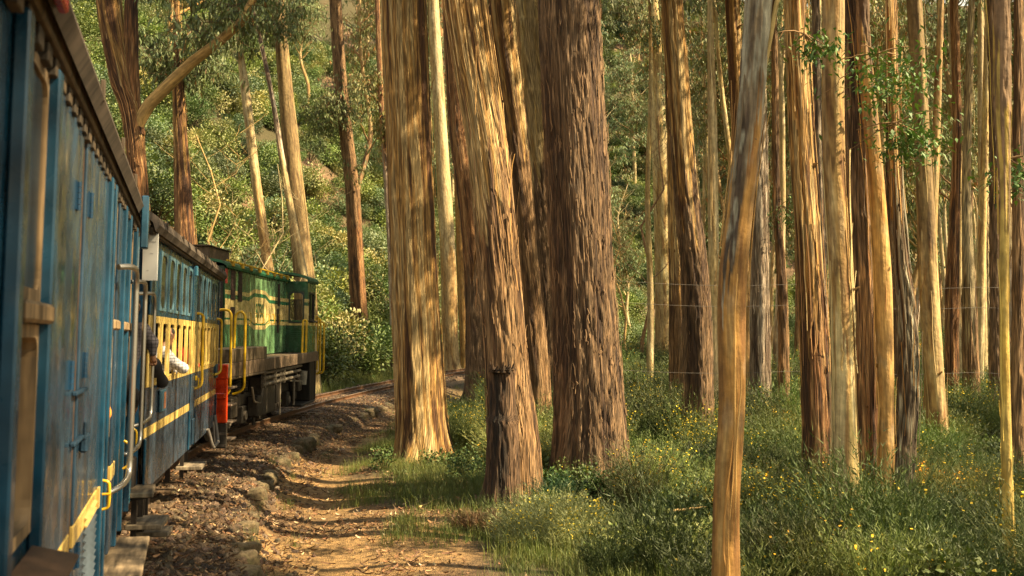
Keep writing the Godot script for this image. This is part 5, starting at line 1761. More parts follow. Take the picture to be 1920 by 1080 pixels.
# ---- undergrowth
func undergrowth() -> void:
	rng.seed = 77
	var g0 := Color(0.045, 0.09, 0.022)
	var g1 := Color(0.125, 0.175, 0.045)
	# broom under the gums
	var wild := Node3D.new()
	wild.name = named(self, "broom_undergrowth")
	add_child(wild, true)
	tag(wild, "tangled green broom with yellow flowers filling the forest floor between the gum trunks", "undergrowth", "", "stuff")
	var keep_of := func(i: int, x: float, d: float, s: float) -> float:
		if s < 5.0: return 0.0
		if s < 9.0 and d > 58.0: return 0.12
		if s < 7.2 and d < 42.0: return 0.1 * smoothstep(5.0, 6.5, s) + 0.5 * smoothstep(19.0, 30.0, d)
		if s > 6.0 and d < 8.5: return 0.0
		return clampf(0.7 + 1.6 * nz.get_noise_2d(x * 5.0 + i * 30.0, d * 5.0), 0.05, 1.0)
	for i in 5:
		var m := broom_mesh(200 + i, 150, [0.5, 0.6, 0.85, 0.45, 0.75][i], 0.75, [0.0, 0.01, 0.05, 0.015, 0.0][i], g0.lerp(g1, i * 0.08), g1)
		rng.seed = 300 + i
		var keep := func(x: float, d: float, s: float) -> float: return keep_of.call(i, x, d, s)
		var at := scatter([760, 700, 330, 420, 460][i], -6, 24, 9.0, 30, keep, 0.7, 1.3)
		at.append_array(scatter(520, -10, 44, 30, 62, keep, 0.9, 1.6))
		at.append_array(scatter(300, 0, 75, 55, 104, keep, 1.2, 2.2))
		for j in at.size():
			var t: Transform3D = at[j]
			var k := clampf(0.95 + 1.3 * nz.get_noise_2d(t.origin.x * 4.5, -t.origin.z * 4.5), 0.45, 1.5)
			k *= 1.1 if -t.origin.z < 11.3 else lerpf(0.66, 1.15, smoothstep(14.0, 24.0, -t.origin.z))
			at[j] = Transform3D(t.basis * Basis().scaled(Vector3(0.4 + 0.6 * k, k, 0.4 + 0.6 * k)), t.origin)
		many("broom", m, M.leaf, at, patchy(at), wild)
	# taller mounds of broom and leafy scrub that rise out of it
	for i in 4:
		var m: ArrayMesh
		if i < 2: m = broom_mesh(230 + i, 420, [1.05, 0.9][i], [0.85, 1.1][i], [0.12, 0.02][i], g0.lerp(g1, 0.5), Color(0.2, 0.22, 0.075))
		else: m = bush_mesh(232 + i, 1100, [0.05, 0.065][i - 2], 0.62, 0.72, g0, [Color(0.15, 0.17, 0.05), Color(0.1, 0.16, 0.045)][i - 2], 0.38)
		rng.seed = 320 + i
		var at := scatter([150, 130, 130, 110][i], -5, 22, 9.0, 28, func(x: float, d: float, s: float) -> float: return (1.0 if s > 6.3 and nz.get_noise_2d(x * 6.0 + i * 50.0, d * 6.0) > 0.02 else 0.0) if not (x > 0.4 and x < 3.3 and d < 12.5) else 0.0, 0.6, 1.7)
		at.append_array(scatter([160, 160, 150, 110][i], -6, 50, 28, 80, func(x: float, d: float, s: float) -> float: return 1.0 if s > 8.0 and nz.get_noise_2d(x * 3.0 + i * 50.0, d * 3.0) > 0.0 else 0.0, 0.9, 1.9))
		for j in at.size():
			var t: Transform3D = at[j]
			at[j] = Transform3D(t.basis * Basis().scaled(Vector3(1, 1, 1) * (0.85 if -t.origin.z < 11.3 else lerpf(0.62, 1.1, smoothstep(14.0, 24.0, -t.origin.z)))), t.origin)
		many("mounds", m, M.leaf, at, patchy(at, 0.4, 1.7), wild)
	# low leafy herbs among the broom
	var herbs := bush_mesh(31, 420, 0.042, 0.4, 0.4, g0, g1, 0.4)
	rng.seed = 310
	var ha := scatter(1500, -6, 40, 9, 60, func(x: float, d: float, s: float) -> float: return keep_of.call(9, x, d, s), 0.6, 1.9)
	many("leafy_herbs", herbs, M.leaf, ha, patchy(ha, 0.5, 1.6), wild)
	# grass along the path and beyond the rails
	var gr := Node3D.new()
	gr.name = named(self, "grass")
	add_child(gr, true)
	tag(gr, "short green grass edging the path and the bank beyond the rails", "grass", "", "stuff")
	for i in 3:
		var m := grass_mesh(400 + i, 46, [0.16, 0.24, 0.34][i], Color(0.07, 0.11, 0.025), Color(0.2, 0.22, 0.06))
		rng.seed = 410 + i
		var at := scatter([2600, 1700, 700][i], -6, 8, 8.5, 34, func(x: float, d: float, s: float) -> float:
			var p := nz.get_noise_2d(x * 6.0, d * 6.0)
			return clampf(smoothstep(4.0, 5.0, s + p * 1.4 + 0.7 * smoothstep(14.0, 20.0, d)) * (1.0 - smoothstep(7.5, 9.5, s)), 0.0, 1.0) if d < 34.0 else 0.0, 0.7, 1.4)
		at.append_array(scatter(500, -14, 20, 34, 75, func(_x: float, _d: float, s: float) -> float: return 1.0 if s < -2.0 and s > -6.0 else 0.0, 1.2, 2.6))
		at.append_array(scatter(120, -7, 0, 9, 40, func(x: float, d: float, s: float) -> float: return 0.25 if s > 1.9 and s < 2.7 and nz.get_noise_2d(x * 9.0, d * 9.0) > 0.1 else 0.0, 0.4, 0.8))
		many("grass_tufts", m, M.grass, at, tints(at.size()), gr)
	# fallen leaves and bark on path and ballast
	var lit := Node3D.new()
	lit.name = named(self, "leaf_litter")
	add_child(lit, true)
	tag(lit, "dry curled leaves and bark shreds scattered over path and track bed", "leaf litter", "", "stuff")
	for i in 4:
		var b := MB.new()
		b.col = [Color(0.36, 0.23, 0.12), Color(0.24, 0.13, 0.065), Color(0.55, 0.43, 0.28), Color(0.14, 0.08, 0.045)][i]
		var L: float = [0.05, 0.04, 0.042, 0.075][i]
		var w: float = [0.011, 0.012, 0.01, 0.006][i]
		var prev := Vector3.ZERO
		for k in 5:
			var t := k / 4.0
			var p := Vector3((t - 0.5) * 2 * L, 0.006 + 0.03 * pow(absf(t - 0.45), 2.0) * 4.0 * L / 0.1, sin(t * 3.0) * L * 0.25)
			if k:
				var wa := w * sin(PI * clampf(t - 0.25, 0.05, 1.0))
				var wb := w * sin(PI * clampf(t, 0.05, 0.95))
				b.facet([prev - Vector3(0, 0.004, wa), prev + Vector3(0, 0.006, wa), p + Vector3(0, 0.006, wb), p - Vector3(0, 0.004, wb)], Vector3.UP)
			prev = p
		rng.seed = 500 + i
		var at := scatter([8000, 8500, 2400, 7500][i], -9, 3, 8, 36, func(x: float, d: float, s: float) -> float:
			var p := nz.get_noise_2d(x * 7.0, d * 7.0)
			if s < -1.4 or s > 5.6: return 0.0
			if s < 2.4: return 0.85
			if s < 2.9: return 0.8
			return clampf(0.12 + p * 1.1 + (0.25 if s > 3.6 else 0.0), 0.03, 0.8), 0.5, 1.25, 0.5, 0.008)
		if i % 2 == 1:
			for o in get_children():
				if o.get_meta("category", "") == "tree" and str(o.name).begins_with("gum_tree") and -o.position.z < 32.0 and -o.position.z > 8.0 and absf(o.position.x) < 14.0:
					for j in 45:
						var a := rng.randf() * TAU
						var rr := rng.randf_range(0.15, 1.1)
						var x: float = o.position.x + cos(a) * rr
						var dd: float = -o.position.z + sin(a) * rr
						at.append(Transform3D(Basis.from_euler(Vector3(rng.randf_range(-0.4, 0.4), rng.randf() * TAU, rng.randf_range(-0.4, 0.4))).scaled(Vector3.ONE * rng.randf_range(1.0, 2.6)), Vector3(x, ground(x, dd) + 0.02, -dd)))
		many("dry_leaves", b.mesh(), M.litter, at, tints(at.size(), 0.45, 1.15), lit)
	# ballast
	var bal := Node3D.new()
	bal.name = named(self, "ballast_gravel")
	add_child(bal, true)
	tag(bal, "brown crushed stone ballast under and beside the rails", "gravel", "", "stuff")
	for i in 3:
		var b := MB.new()
		b.col = [Color(0.2, 0.14, 0.09), Color(0.13, 0.09, 0.06), Color(0.3, 0.22, 0.15)][i]
		stone(b, 900 + i, 0.042, 5)
		rng.seed = 600 + i
		var at := scatter([9500, 9500, 4500][i], -10, 3, 8.5, 40, func(_x: float, _d: float, s: float) -> float: return (1.0 if s < 1.5 else 0.55) if s > -2.2 and s < 2.3 else (0.06 if s > 0.0 and s < 2.9 else 0.0), 0.5, 1.5, 1.0, 0.0)
		at.append_array(scatter(700, -8, 14, 38, 80, func(_x: float, _d: float, s: float) -> float: return 1.0 if absf(s) < 1.6 else 0.0, 1.0, 2.2, 1.0))
		many("gravel_stones", b.mesh(), M.stone, at, tints(at.size(), 0.7, 1.3), bal)


func stone(b: MB, sd: int, r: float, n: int) -> void:      # an angular stone
	rng.seed = sd
	var rows := []
	for i in n + 1:
		var th := PI * i / n
		var row := []
		for k in n + 2:
			var ph := TAU * k / (n + 2)
			row.append(Vector3(sin(th) * cos(ph), cos(th) * 0.7, sin(th) * sin(ph)) * r * (rng.randf_range(0.75, 1.2) if i > 0 and i < n else 0.95))
		rows.append(row)
	for i in n:
		for k in n + 2:
			var k2 := (k + 1) % (n + 2)
			var p := [rows[i][k], rows[i][k2], rows[i + 1][k2], rows[i + 1][k]]
			if i == 0: p = [rows[0][0], rows[1][k2], rows[1][k]]
			elif i == n - 1: p = [rows[i][k], rows[i][k2], rows[n][0]]
			var m := Vector3.ZERO
			for q: Vector3 in p: m += q
			b.facet(p, m)


func boulder(b: MB, sd: int, size: Vector3) -> void:      # a weathered, rounded block
	var n := 14
	var w := 20
	for i in n + 1:
		for k in w + 1:
			var th := PI * i / n
			var ph := TAU * k / w
			var p := Vector3(sin(th) * cos(ph), cos(th), sin(th) * sin(ph))
			var q := Vector3(signf(p.x) * pow(absf(p.x), 0.6), signf(p.y) * pow(absf(p.y), 0.6), signf(p.z) * pow(absf(p.z), 0.6))
			var f := 1.0 + 0.28 * nf.get_noise_3d(p.x * 9.0 + sd * 7.0, p.y * 9.0, p.z * 9.0) + 0.1 * nf.get_noise_3d(p.x * 30.0 + sd * 7.0, p.y * 30.0, p.z * 30.0)
			var t := nf.get_noise_3d(p.x * 14.0, p.y * 14.0 + sd, p.z * 14.0)
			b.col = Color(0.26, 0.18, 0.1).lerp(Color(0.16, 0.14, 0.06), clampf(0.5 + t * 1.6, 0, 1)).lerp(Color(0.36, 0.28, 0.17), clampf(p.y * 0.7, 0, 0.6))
			b.put(q * size * f, q)
	for i in n:
		for k in w:
			var a := i * (w + 1) + k
			for z: int in [a, a + w + 1, a + 1, a + 1, a + w + 1, a + w + 2]: b.ix.append(z)
	for i in n + 1:
		for k in w + 1:
			var a := i * (w + 1) + k
			var e1 := b.v[i * (w + 1) + (k + 1) % w] - b.v[i * (w + 1) + (k - 1 + w) % w]
			var e2 := b.v[mini(i + 1, n) * (w + 1) + k] - b.v[maxi(i - 1, 0) * (w + 1) + k]
			var q := e1.cross(e2)
			if q.length() > 1e-9: b.n[a] = q.normalized() * signf(q.dot(b.v[a]) + 1e-12)


func bank_stones() -> void:
	var k := 0
	rng.seed = 42
	var d := 8.6
	while d < 34.0:
		# walk along the edge of the track bed
		var x := -3.5
		for i in 60:
			var s := near_line(x, d).x
			if absf(s - 2.02) < 0.02: break
			x -= (s - 2.02) * 0.9
		var big := rng.randf()
		var L := rng.randf_range(0.22, 0.5) * (0.8 + big * 0.5)
		var size := Vector3(rng.randf_range(0.13, 0.21), rng.randf_range(0.1, 0.17), L * 0.5)
		var b := MB.new()
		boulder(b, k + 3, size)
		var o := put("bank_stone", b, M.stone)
		o.position = Vector3(x + rng.randf_range(-0.05, 0.08), ground(x - 0.25, d) - 0.15 + rng.randf_range(-0.05, 0.03), -d)
		o.rotation = Vector3(rng.randf_range(-0.15, 0.15), -0.2 + rng.randf_range(-0.5, 0.5), rng.randf_range(-0.2, 0.2))
		var lab := "weathered mossy stone set in the low bank between path and track bed"
		if d < 11.5: lab = ["big pale-topped stone nearest the camera in the low bank by the path", "second stone along the low bank, at the bottom edge of the view"][mini(k, 1)]
		tag(o, lab, "stone", "stones along the edge of the track bed")
		k += 1
		d += L * (0.9 + rng.randf() * 1.2) + (rng.randf_range(0.6, 2.0) if rng.randf() < 0.35 else 0.0)


func plants() -> void:
	# two bushes in front of the massive trunk
	var g := thing("broom_bush", "sunlit grey-green broom bush with small yellow flowers before the massive trunk", "bush", Vector3(0.62, ground(0.62, 12.6) - 0.02, -12.6))
	for i in 6:
		var m := broom_mesh(700 + i, 520, 0.68, 1.35, 0.12, Color(0.17, 0.2, 0.075), Color(0.36, 0.37, 0.17))
		again("stems", m, M.leaf, g, Transform3D(Basis(Vector3.UP, i * 1.1).scaled(Vector3.ONE * [1.15, 1.05, 0.95, 0.85, 1.0, 0.75][i]), [Vector3(0, 0, 0), Vector3(-0.35, 0, 0.15), Vector3(0.35, 0, -0.05), Vector3(0.1, 0, 0.4), Vector3(-0.1, 0, -0.3), Vector3(-0.5, 0, 0.4)][i]))
	var h := thing("leafy_bush", "leafy yellow-green bramble bush spreading below the massive trunk", "bush", Vector3(1.95, ground(1.95, 11.6) - 0.05, -11.6))
	for i in 4:
		var m := bush_mesh(720 + i, 900, 0.07, 0.72, 0.66, Color(0.09, 0.14, 0.03), Color(0.27, 0.28, 0.08), 0.36)
		again("foliage", m, M.leaf, h, Transform3D(Basis(Vector3.UP, i * 1.7), [Vector3(-0.25, 0, 0), Vector3(0.5, 0, 0.2), Vector3(0.1, -0.05, 0.55), Vector3(-0.75, -0.15, 0.5)][i]))
	var dead := thing("dead_bush", "brown withered bush at the foot of the broken stump", "bush", Vector3(-0.35, ground(-0.35, 13.4) - 0.03, -13.4))
	for i in 3:
		again("twigs", broom_mesh(740 + i, 240, 0.36, 1.2, 0.0, Color(0.12, 0.065, 0.035), Color(0.26, 0.15, 0.075)), M.grass, dead, Transform3D(Basis(Vector3.UP, i * 2.0), Vector3(i * 0.22 - 0.2, 0, i * 0.12)))
	var fern := thing("dark_fern", "dark feathery plant between the broken stump and the massive trunk", "plant", Vector3(0.62, ground(0.62, 14.6), -14.6))
	again("fronds", broom_mesh(751, 260, 0.6, 0.9, 0.0, Color(0.012, 0.05, 0.02), Color(0.03, 0.09, 0.035)), M.leaf, fern, Transform3D())
	for k: Array in [[-2.55, 19.2, 0.42, 0.55, "leafy weed left of the giant golden trunk at the path edge"], [-1.55, 19.4, 0.5, 0.5, "dark leafy plant growing against the foot of the giant golden trunk"], [-1.1, 19.0, 0.45, 0.4, "low leafy plant with rusty leaves right of the giant golden trunk"], [0.05, 12.6, 0.3, 0.45, "broad-leaved weed beside the withered brown bush"], [2.75, 10.2, 0.5, 0.5, "light green leafy sprig beside the foot of the lichen tree"], [5.5, 10.7, 0.35, 0.6, "pale leafy shoot beside the bright yellow sapling"]]:
		var o := thing("leafy_weed", k[4], "plant", Vector3(k[0], ground(k[0], k[1]) - 0.02, -k[1]))
		again("leaves", bush_mesh(760 + int(k[1] * 10.0), 330, 0.06, k[2], k[3], Color(0.04, 0.09, 0.02), Color(0.12, 0.17, 0.04), 0.34), M.leaf, o, Transform3D())
	# bushy growth at the lower right
	for k: Array in [[3.2, 10.0, 0.62, 0, "dark green broom clump right behind the foot of the lichen-spotted tree"], [4.1, 10.3, 0.7, 1, "leafy dark bush in front of the creamy-flanked trunk, bottom of the view"], [4.9, 9.6, 0.6, 0, "feathery broom clump at the bottom edge left of the bright yellow sapling"], [5.0, 11.4, 0.5, 1, "round leafy bush between the ochre pole-like trunk and the bright yellow sapling"], [2.6, 13.4, 0.6, 0, "soft green broom clump right of the massive trunk's foot"], [3.5, 14.6, 0.75, 1, "leafy bush halfway between the massive trunk and the creamy-flanked trunk"], [7.6, 14.2, 0.7, 0, "tall broom clump left of the dull brown trunk at the right edge"], [-0.5, 17.6, 0.7, 1, "dark leafy bush between the giant golden trunk and the stump"]]:
		var o := thing("undergrowth_bush", k[4], "bush", Vector3(k[0], ground(k[0], k[1]) - 0.03, -k[1]))
		for i in 3:
			var m: ArrayMesh = broom_mesh(800 + i, 420, k[2], 0.9, 0.04, Color(0.04, 0.09, 0.022), Color(0.12, 0.17, 0.05)) if k[3] == 0 else bush_mesh(805 + i, 800, 0.05, 0.5, k[2], Color(0.035, 0.08, 0.02), Color(0.13, 0.18, 0.05), 0.36)
			again("foliage", m, M.leaf, o, Transform3D(Basis(Vector3.UP, i * 2.1 + k[0]).scaled(Vector3.ONE * (1.0 - 0.15 * i)), Vector3(i * 0.34 - 0.34, 0, (i % 2) * 0.3)))
	# broom clumps with many flowers that stand out
	for k: Array in [[-0.55, 22.5, 1.3, "tall flowering broom right behind the giant golden trunk"], [3.9, 19.0, 1.25, "yellow flowering broom clump right of the massive trunk"], [3.0, 24.5, 1.4, "pale yellow flowering broom by the rear of the massive trunk"], [7.0, 13.0, 1.0, "broom clump with yellow flowers right of the lichen-flanked trunk"], [3.9, 12.4, 0.95, "arching pale broom leaning before the creamy-flanked trunk"]]:
		var o := thing("flowering_broom", k[3], "bush", Vector3(k[0], ground(k[0], k[1]) - 0.02, -k[1]), "flowering broom clumps")
		for i in 3:
			again("stems", broom_mesh(780 + i, 260, k[2], 0.7, 0.32, Color(0.07, 0.11, 0.03), Color(0.16, 0.19, 0.06)), M.leaf, o, Transform3D(Basis(Vector3.UP, i * 2.1 + k[0]), Vector3(i * 0.4 - 0.4, 0, (i % 2) * 0.4)))


func twig_tree(label: String, x: float, d: float, h: float, r: float, lean: float, tone: String, n: int) -> void:
	rng.seed = int(absf(x) * 100.0 + d * 10.0)
	var g := ground(x, d)
	var o := thing("bare_sapling", label, "tree", Vector3(x, g - 0.1, -d))
	var b := MB.new()
	var top := limb(b, Vector3.ZERO, Vector3(lean, 1, 0).normalized(), h, r, Vector3(lean * 0.4, 0, 0), tone, 8)
	put("trunk", b, M.bark_smooth, o)
	b = MB.new()
	for i in n:
		var t := rng.randf_range(0.3, 0.95)
		var p := Vector3(lean * h * t * (1.0 + 0.35 * t), h * t * 0.97, 0)
		var a := rng.randf() * TAU
		var e := limb(b, p, Vector3(cos(a), rng.randf_range(0.4, 1.2), sin(a)).normalized(), h * rng.randf_range(0.15, 0.4), r * 0.45 * (1.1 - t), Vector3(0, 0.3, 0), tone, 5)
		for j in 3:
			var a2 := rng.randf() * TAU
			limb(b, p.lerp(e, rng.randf_range(0.4, 0.9)), Vector3(cos(a2), 0.6, sin(a2)).normalized(), h * 0.1, r * 0.14, Vector3(0, 0.2, 0), tone, 4)
	put("twigs", b, M.bark_smooth, o)


func hill() -> void:
	# shrubs and scrub that cover the slope beyond the rails
	var scrub := Node3D.new()
	scrub.name = named(self, "hillside_scrub")
	add_child(scrub, true)
	tag(scrub, "dense green scrub covering the steep slope beyond the railway", "scrub", "", "stuff")
	var kinds := [[Color(0.06, 0.11, 0.035), Color(0.14, 0.19, 0.06)], [Color(0.11, 0.17, 0.045), Color(0.25, 0.29, 0.085)], [Color(0.09, 0.14, 0.075), Color(0.21, 0.26, 0.14)], [Color(0.18, 0.2, 0.07), Color(0.34, 0.32, 0.15)]]
	for i in 4:
		var m := bush_mesh(820 + i, 2800, [0.1, 0.12, 0.11, 0.13][i], 1.6, 2.0, kinds[i][0], kinds[i][1], 0.3)
		rng.seed = 830 + i
		var keep := func(x: float, d: float, s: float) -> float:
			if s > -3.6 or s < -115.0: return 0.0
			var p := nz.get_noise_2d(x * 1.7 + 40.0, d * 1.7)
			return clampf((1.0 - smoothstep(0.1, 0.35, p) * 0.8) * (0.9 if s < -8.0 else 0.6), 0.05, 1.0)
		var at := scatter([620, 620, 420, 240][i], -50, 25, 36, 130, keep, 0.7, 1.7, 0.1, -0.2)
		at.append_array(scatter([420, 400, 260, 120][i], 0, 120, 80, 215, keep, 1.0, 2.2, 0.1, -0.2))
		many("scrub_bushes", m, M.leaf, at, tints(at.size(), 0.6, 1.5), scrub)
	# single bushes at the foot of the slope
	for k: Array in [[-7.0, 46.0, 1.2, "bright green bush on the bank behind the cab handrails"], [-5.6, 52.5, 1.1, "low flowering bush beyond the rails left of the giant golden trunk"], [-9.4, 44.0, 1.5, "tall dense bush behind the locomotive cab roof"], [7.2, 87.0, 1.6, "sunlit bush across the rails, seen right of the massive trunk"]]:
		var o := thing("hillside_bush", k[3], "bush", Vector3(k[0], ground(k[0], k[1]) - 0.1, -k[1]))
		again("foliage", bush_mesh(850 + int(k[1]), 1500, 0.16, 1.3, 1.7, Color(0.06, 0.11, 0.025), Color(0.17, 0.2, 0.06), 0.3), M.leaf, o, Transform3D(Basis().scaled(Vector3.ONE * k[2]), Vector3.ZERO))
	# gums farther off: a few kinds, copied
	var protos := []
	for i in 4:
		rng.seed = 860 + i
		var o := thing("distant_gum_tree", "slender gum tree with drooping foliage far behind the front trunks", "tree", Vector3.ZERO, "distant gum trees")
		var H: float = [19.0, 22.0, 17.0, 24.0][i]
		var low: String = ["gold2", "brown", "cream", "rust"][i]
		var st := []
		for k in 6: st.append(Vector3(nf.get_noise_2d(i * 50.0, k * 12.0) * 1.4, H * k / 5.0, 0.22 * (1.0 - 0.16 * k)))
		put("trunk", trunk_mesh(st, low, ["cream", "gold2", "cream", "gold"][i], H * 0.4, 70.0, 99.0, i * 9.0, 1.0), M.bark_smooth, o)
		var b := MB.new()
		for k in 18:
			var y := H * rng.randf_range(0.3, 0.95)
			var q := trunk_point(st, y)
			var a := rng.randf() * TAU
			limb(b, Vector3(q.x, y, 0), Vector3(cos(a), 0.8, sin(a)).normalized(), rng.randf_range(1.5, 3.4), q.z * 0.45, Vector3(0, 0.2, 0), low)
		put("branches", b, M.bark_smooth, o)
		spray_cloud("crown", o, 100, Vector3(0, H * 0.68, 0), Vector3(2.4, H * 0.34, 2.4), [Color(1.25, 1.3, 1.15), Color(1.45, 1.3, 1.1), Color(1.15, 1.25, 1.2), Color(1.5, 1.3, 1.0)][i], 1.5, 11)
		protos.append(o)
	var slims := []
	for i in 3:
		rng.seed = 880 + i
		var o := thing("slim_gum_tree", "", "tree")
		var H: float = [21.0, 24.0, 19.0][i]
		var st := []
		for k in 6: st.append(Vector3(nf.get_noise_2d(i * 70.0 + 9.0, k * 12.0) * 1.1, H * k / 5.0, 0.15 * (1.0 - 0.15 * k)))
		var kind: String = ["cream", "gold2", "greyb"][i]
		put("trunk", trunk_mesh(st, kind, ["pale", "cream", "cream"][i], H * 0.25, 45.0, 99.0, i * 19.0 + 3.0), M.bark_smooth, o)
		spray_cloud("crown", o, 34, Vector3(0, H * 0.9, 0), Vector3(1.8, H * 0.14, 1.8), Color(1.2, 1.2, 1.05), 1.4, 7)
		slims.append(o)
	rng.seed = 866
	for i in 40:
		var o: Node3D = slims[i % 3]
		if i > 2:
			o = o.duplicate()
			o.name = named(self, "slim_gum_tree")
			add_child(o, true)
		var d := rng.randf_range(29.0, 82.0)
		var x := d * rng.randf_range(0.13, 0.54)
		while absf(near_line(x, d).x) < 4.0:
			d = rng.randf_range(29.0, 82.0)
			x = d * rng.randf_range(0.13, 0.54)
		o.position = Vector3(x, ground(x, d) - 0.2, -d)
		o.rotation = Vector3(rng.randf_range(-0.05, 0.05), rng.randf() * TAU, rng.randf_range(-0.06, 0.06))
		o.scale = Vector3.ONE * rng.randf_range(0.8, 1.25)
		tag(o, ["slim cream gum", "slim golden gum", "slim greyish gum"][i % 3] + (" in the middle distance of the right-hand wood" if d < 50.0 else " deep in the right-hand wood before the far rails"), "tree", "slim gums in the middle distance")
	rng.seed = 870
	var placed := 0
	var tries := 0
	var spots := []
	while placed < 125 and tries < 9000:
		tries += 1
		var d := rng.randf_range(44, 190)
		var x := rng.randf_range(-0.5, 0.62) * d
		var s := near_line(x, d).x
		if absf(s) < 4.5 or (s > 0.0 and x < 0.16 * d): continue
		if s < 0.0 and x < 0.05 * d and (rng.randf() < 0.6 or d < 60.0): continue
		var ok := true
		for q: Vector2 in spots:
			if q.distance_to(Vector2(x, d)) < 3.0: ok = false
		if not ok: continue
		spots.append(Vector2(x, d))
		var o: Node3D = protos[placed % 4]
		if placed >= 4:
			o = o.duplicate()
			o.name = named(self, "distant_gum_tree")
			add_child(o, true)
		o.position = Vector3(x, ground(x, d) - 0.2, -d)
		o.set_meta("label", ["slender gold-barked gum tree", "dull brown gum tree", "whitish slim gum tree", "tall rust-coloured gum tree"][placed % 4] + (" standing on the slope above the train" if x < 0.05 * d else " among far trunks behind the right-hand wood"))
		o.rotation = Vector3(rng.randf_range(-0.04, 0.04), rng.randf() * TAU, rng.randf_range(-0.05, 0.05))
		o.scale = Vector3.ONE * rng.randf_range(0.75, 1.2) * (1.0 + 0.45 * smoothstep(70.0, 150.0, d))
		placed += 1


func beside() -> void:
	# more of the wood to the right and behind, whose crowns shade the place
	rng.seed = 900
	for i in 10:
		var x: float = [12, 20, 24, 8, 27, 19, 30, 22, 14, 10][i]
		var d: float = [-4, -2, 9, -9, 17, 25, 24, -10, 4, -2][i]
		var o := thing("gum_tree", "gum tree of the same wood standing outside the right edge of the view", "tree", Vector3(x, ground(x, d) - 0.1, -d), "gum trees outside the view")
		var st := []
		for k in 5: st.append(Vector3(nf.get_noise_2d(i * 31.0, k * 15.0) * 1.2, 5.5 * k, 0.26 * (1.0 - 0.18 * k)))
		put("trunk", trunk_mesh(st, "gold", "gold2", 5.0, 40.0, 99.0, i * 3.0), M.bark_smooth, o)
		spray_cloud("crown", o, 55, Vector3(0, 17.5, 0), Vector3(3.0, 5.0, 3.0), Color(1, 1, 1), 1.7, 7)


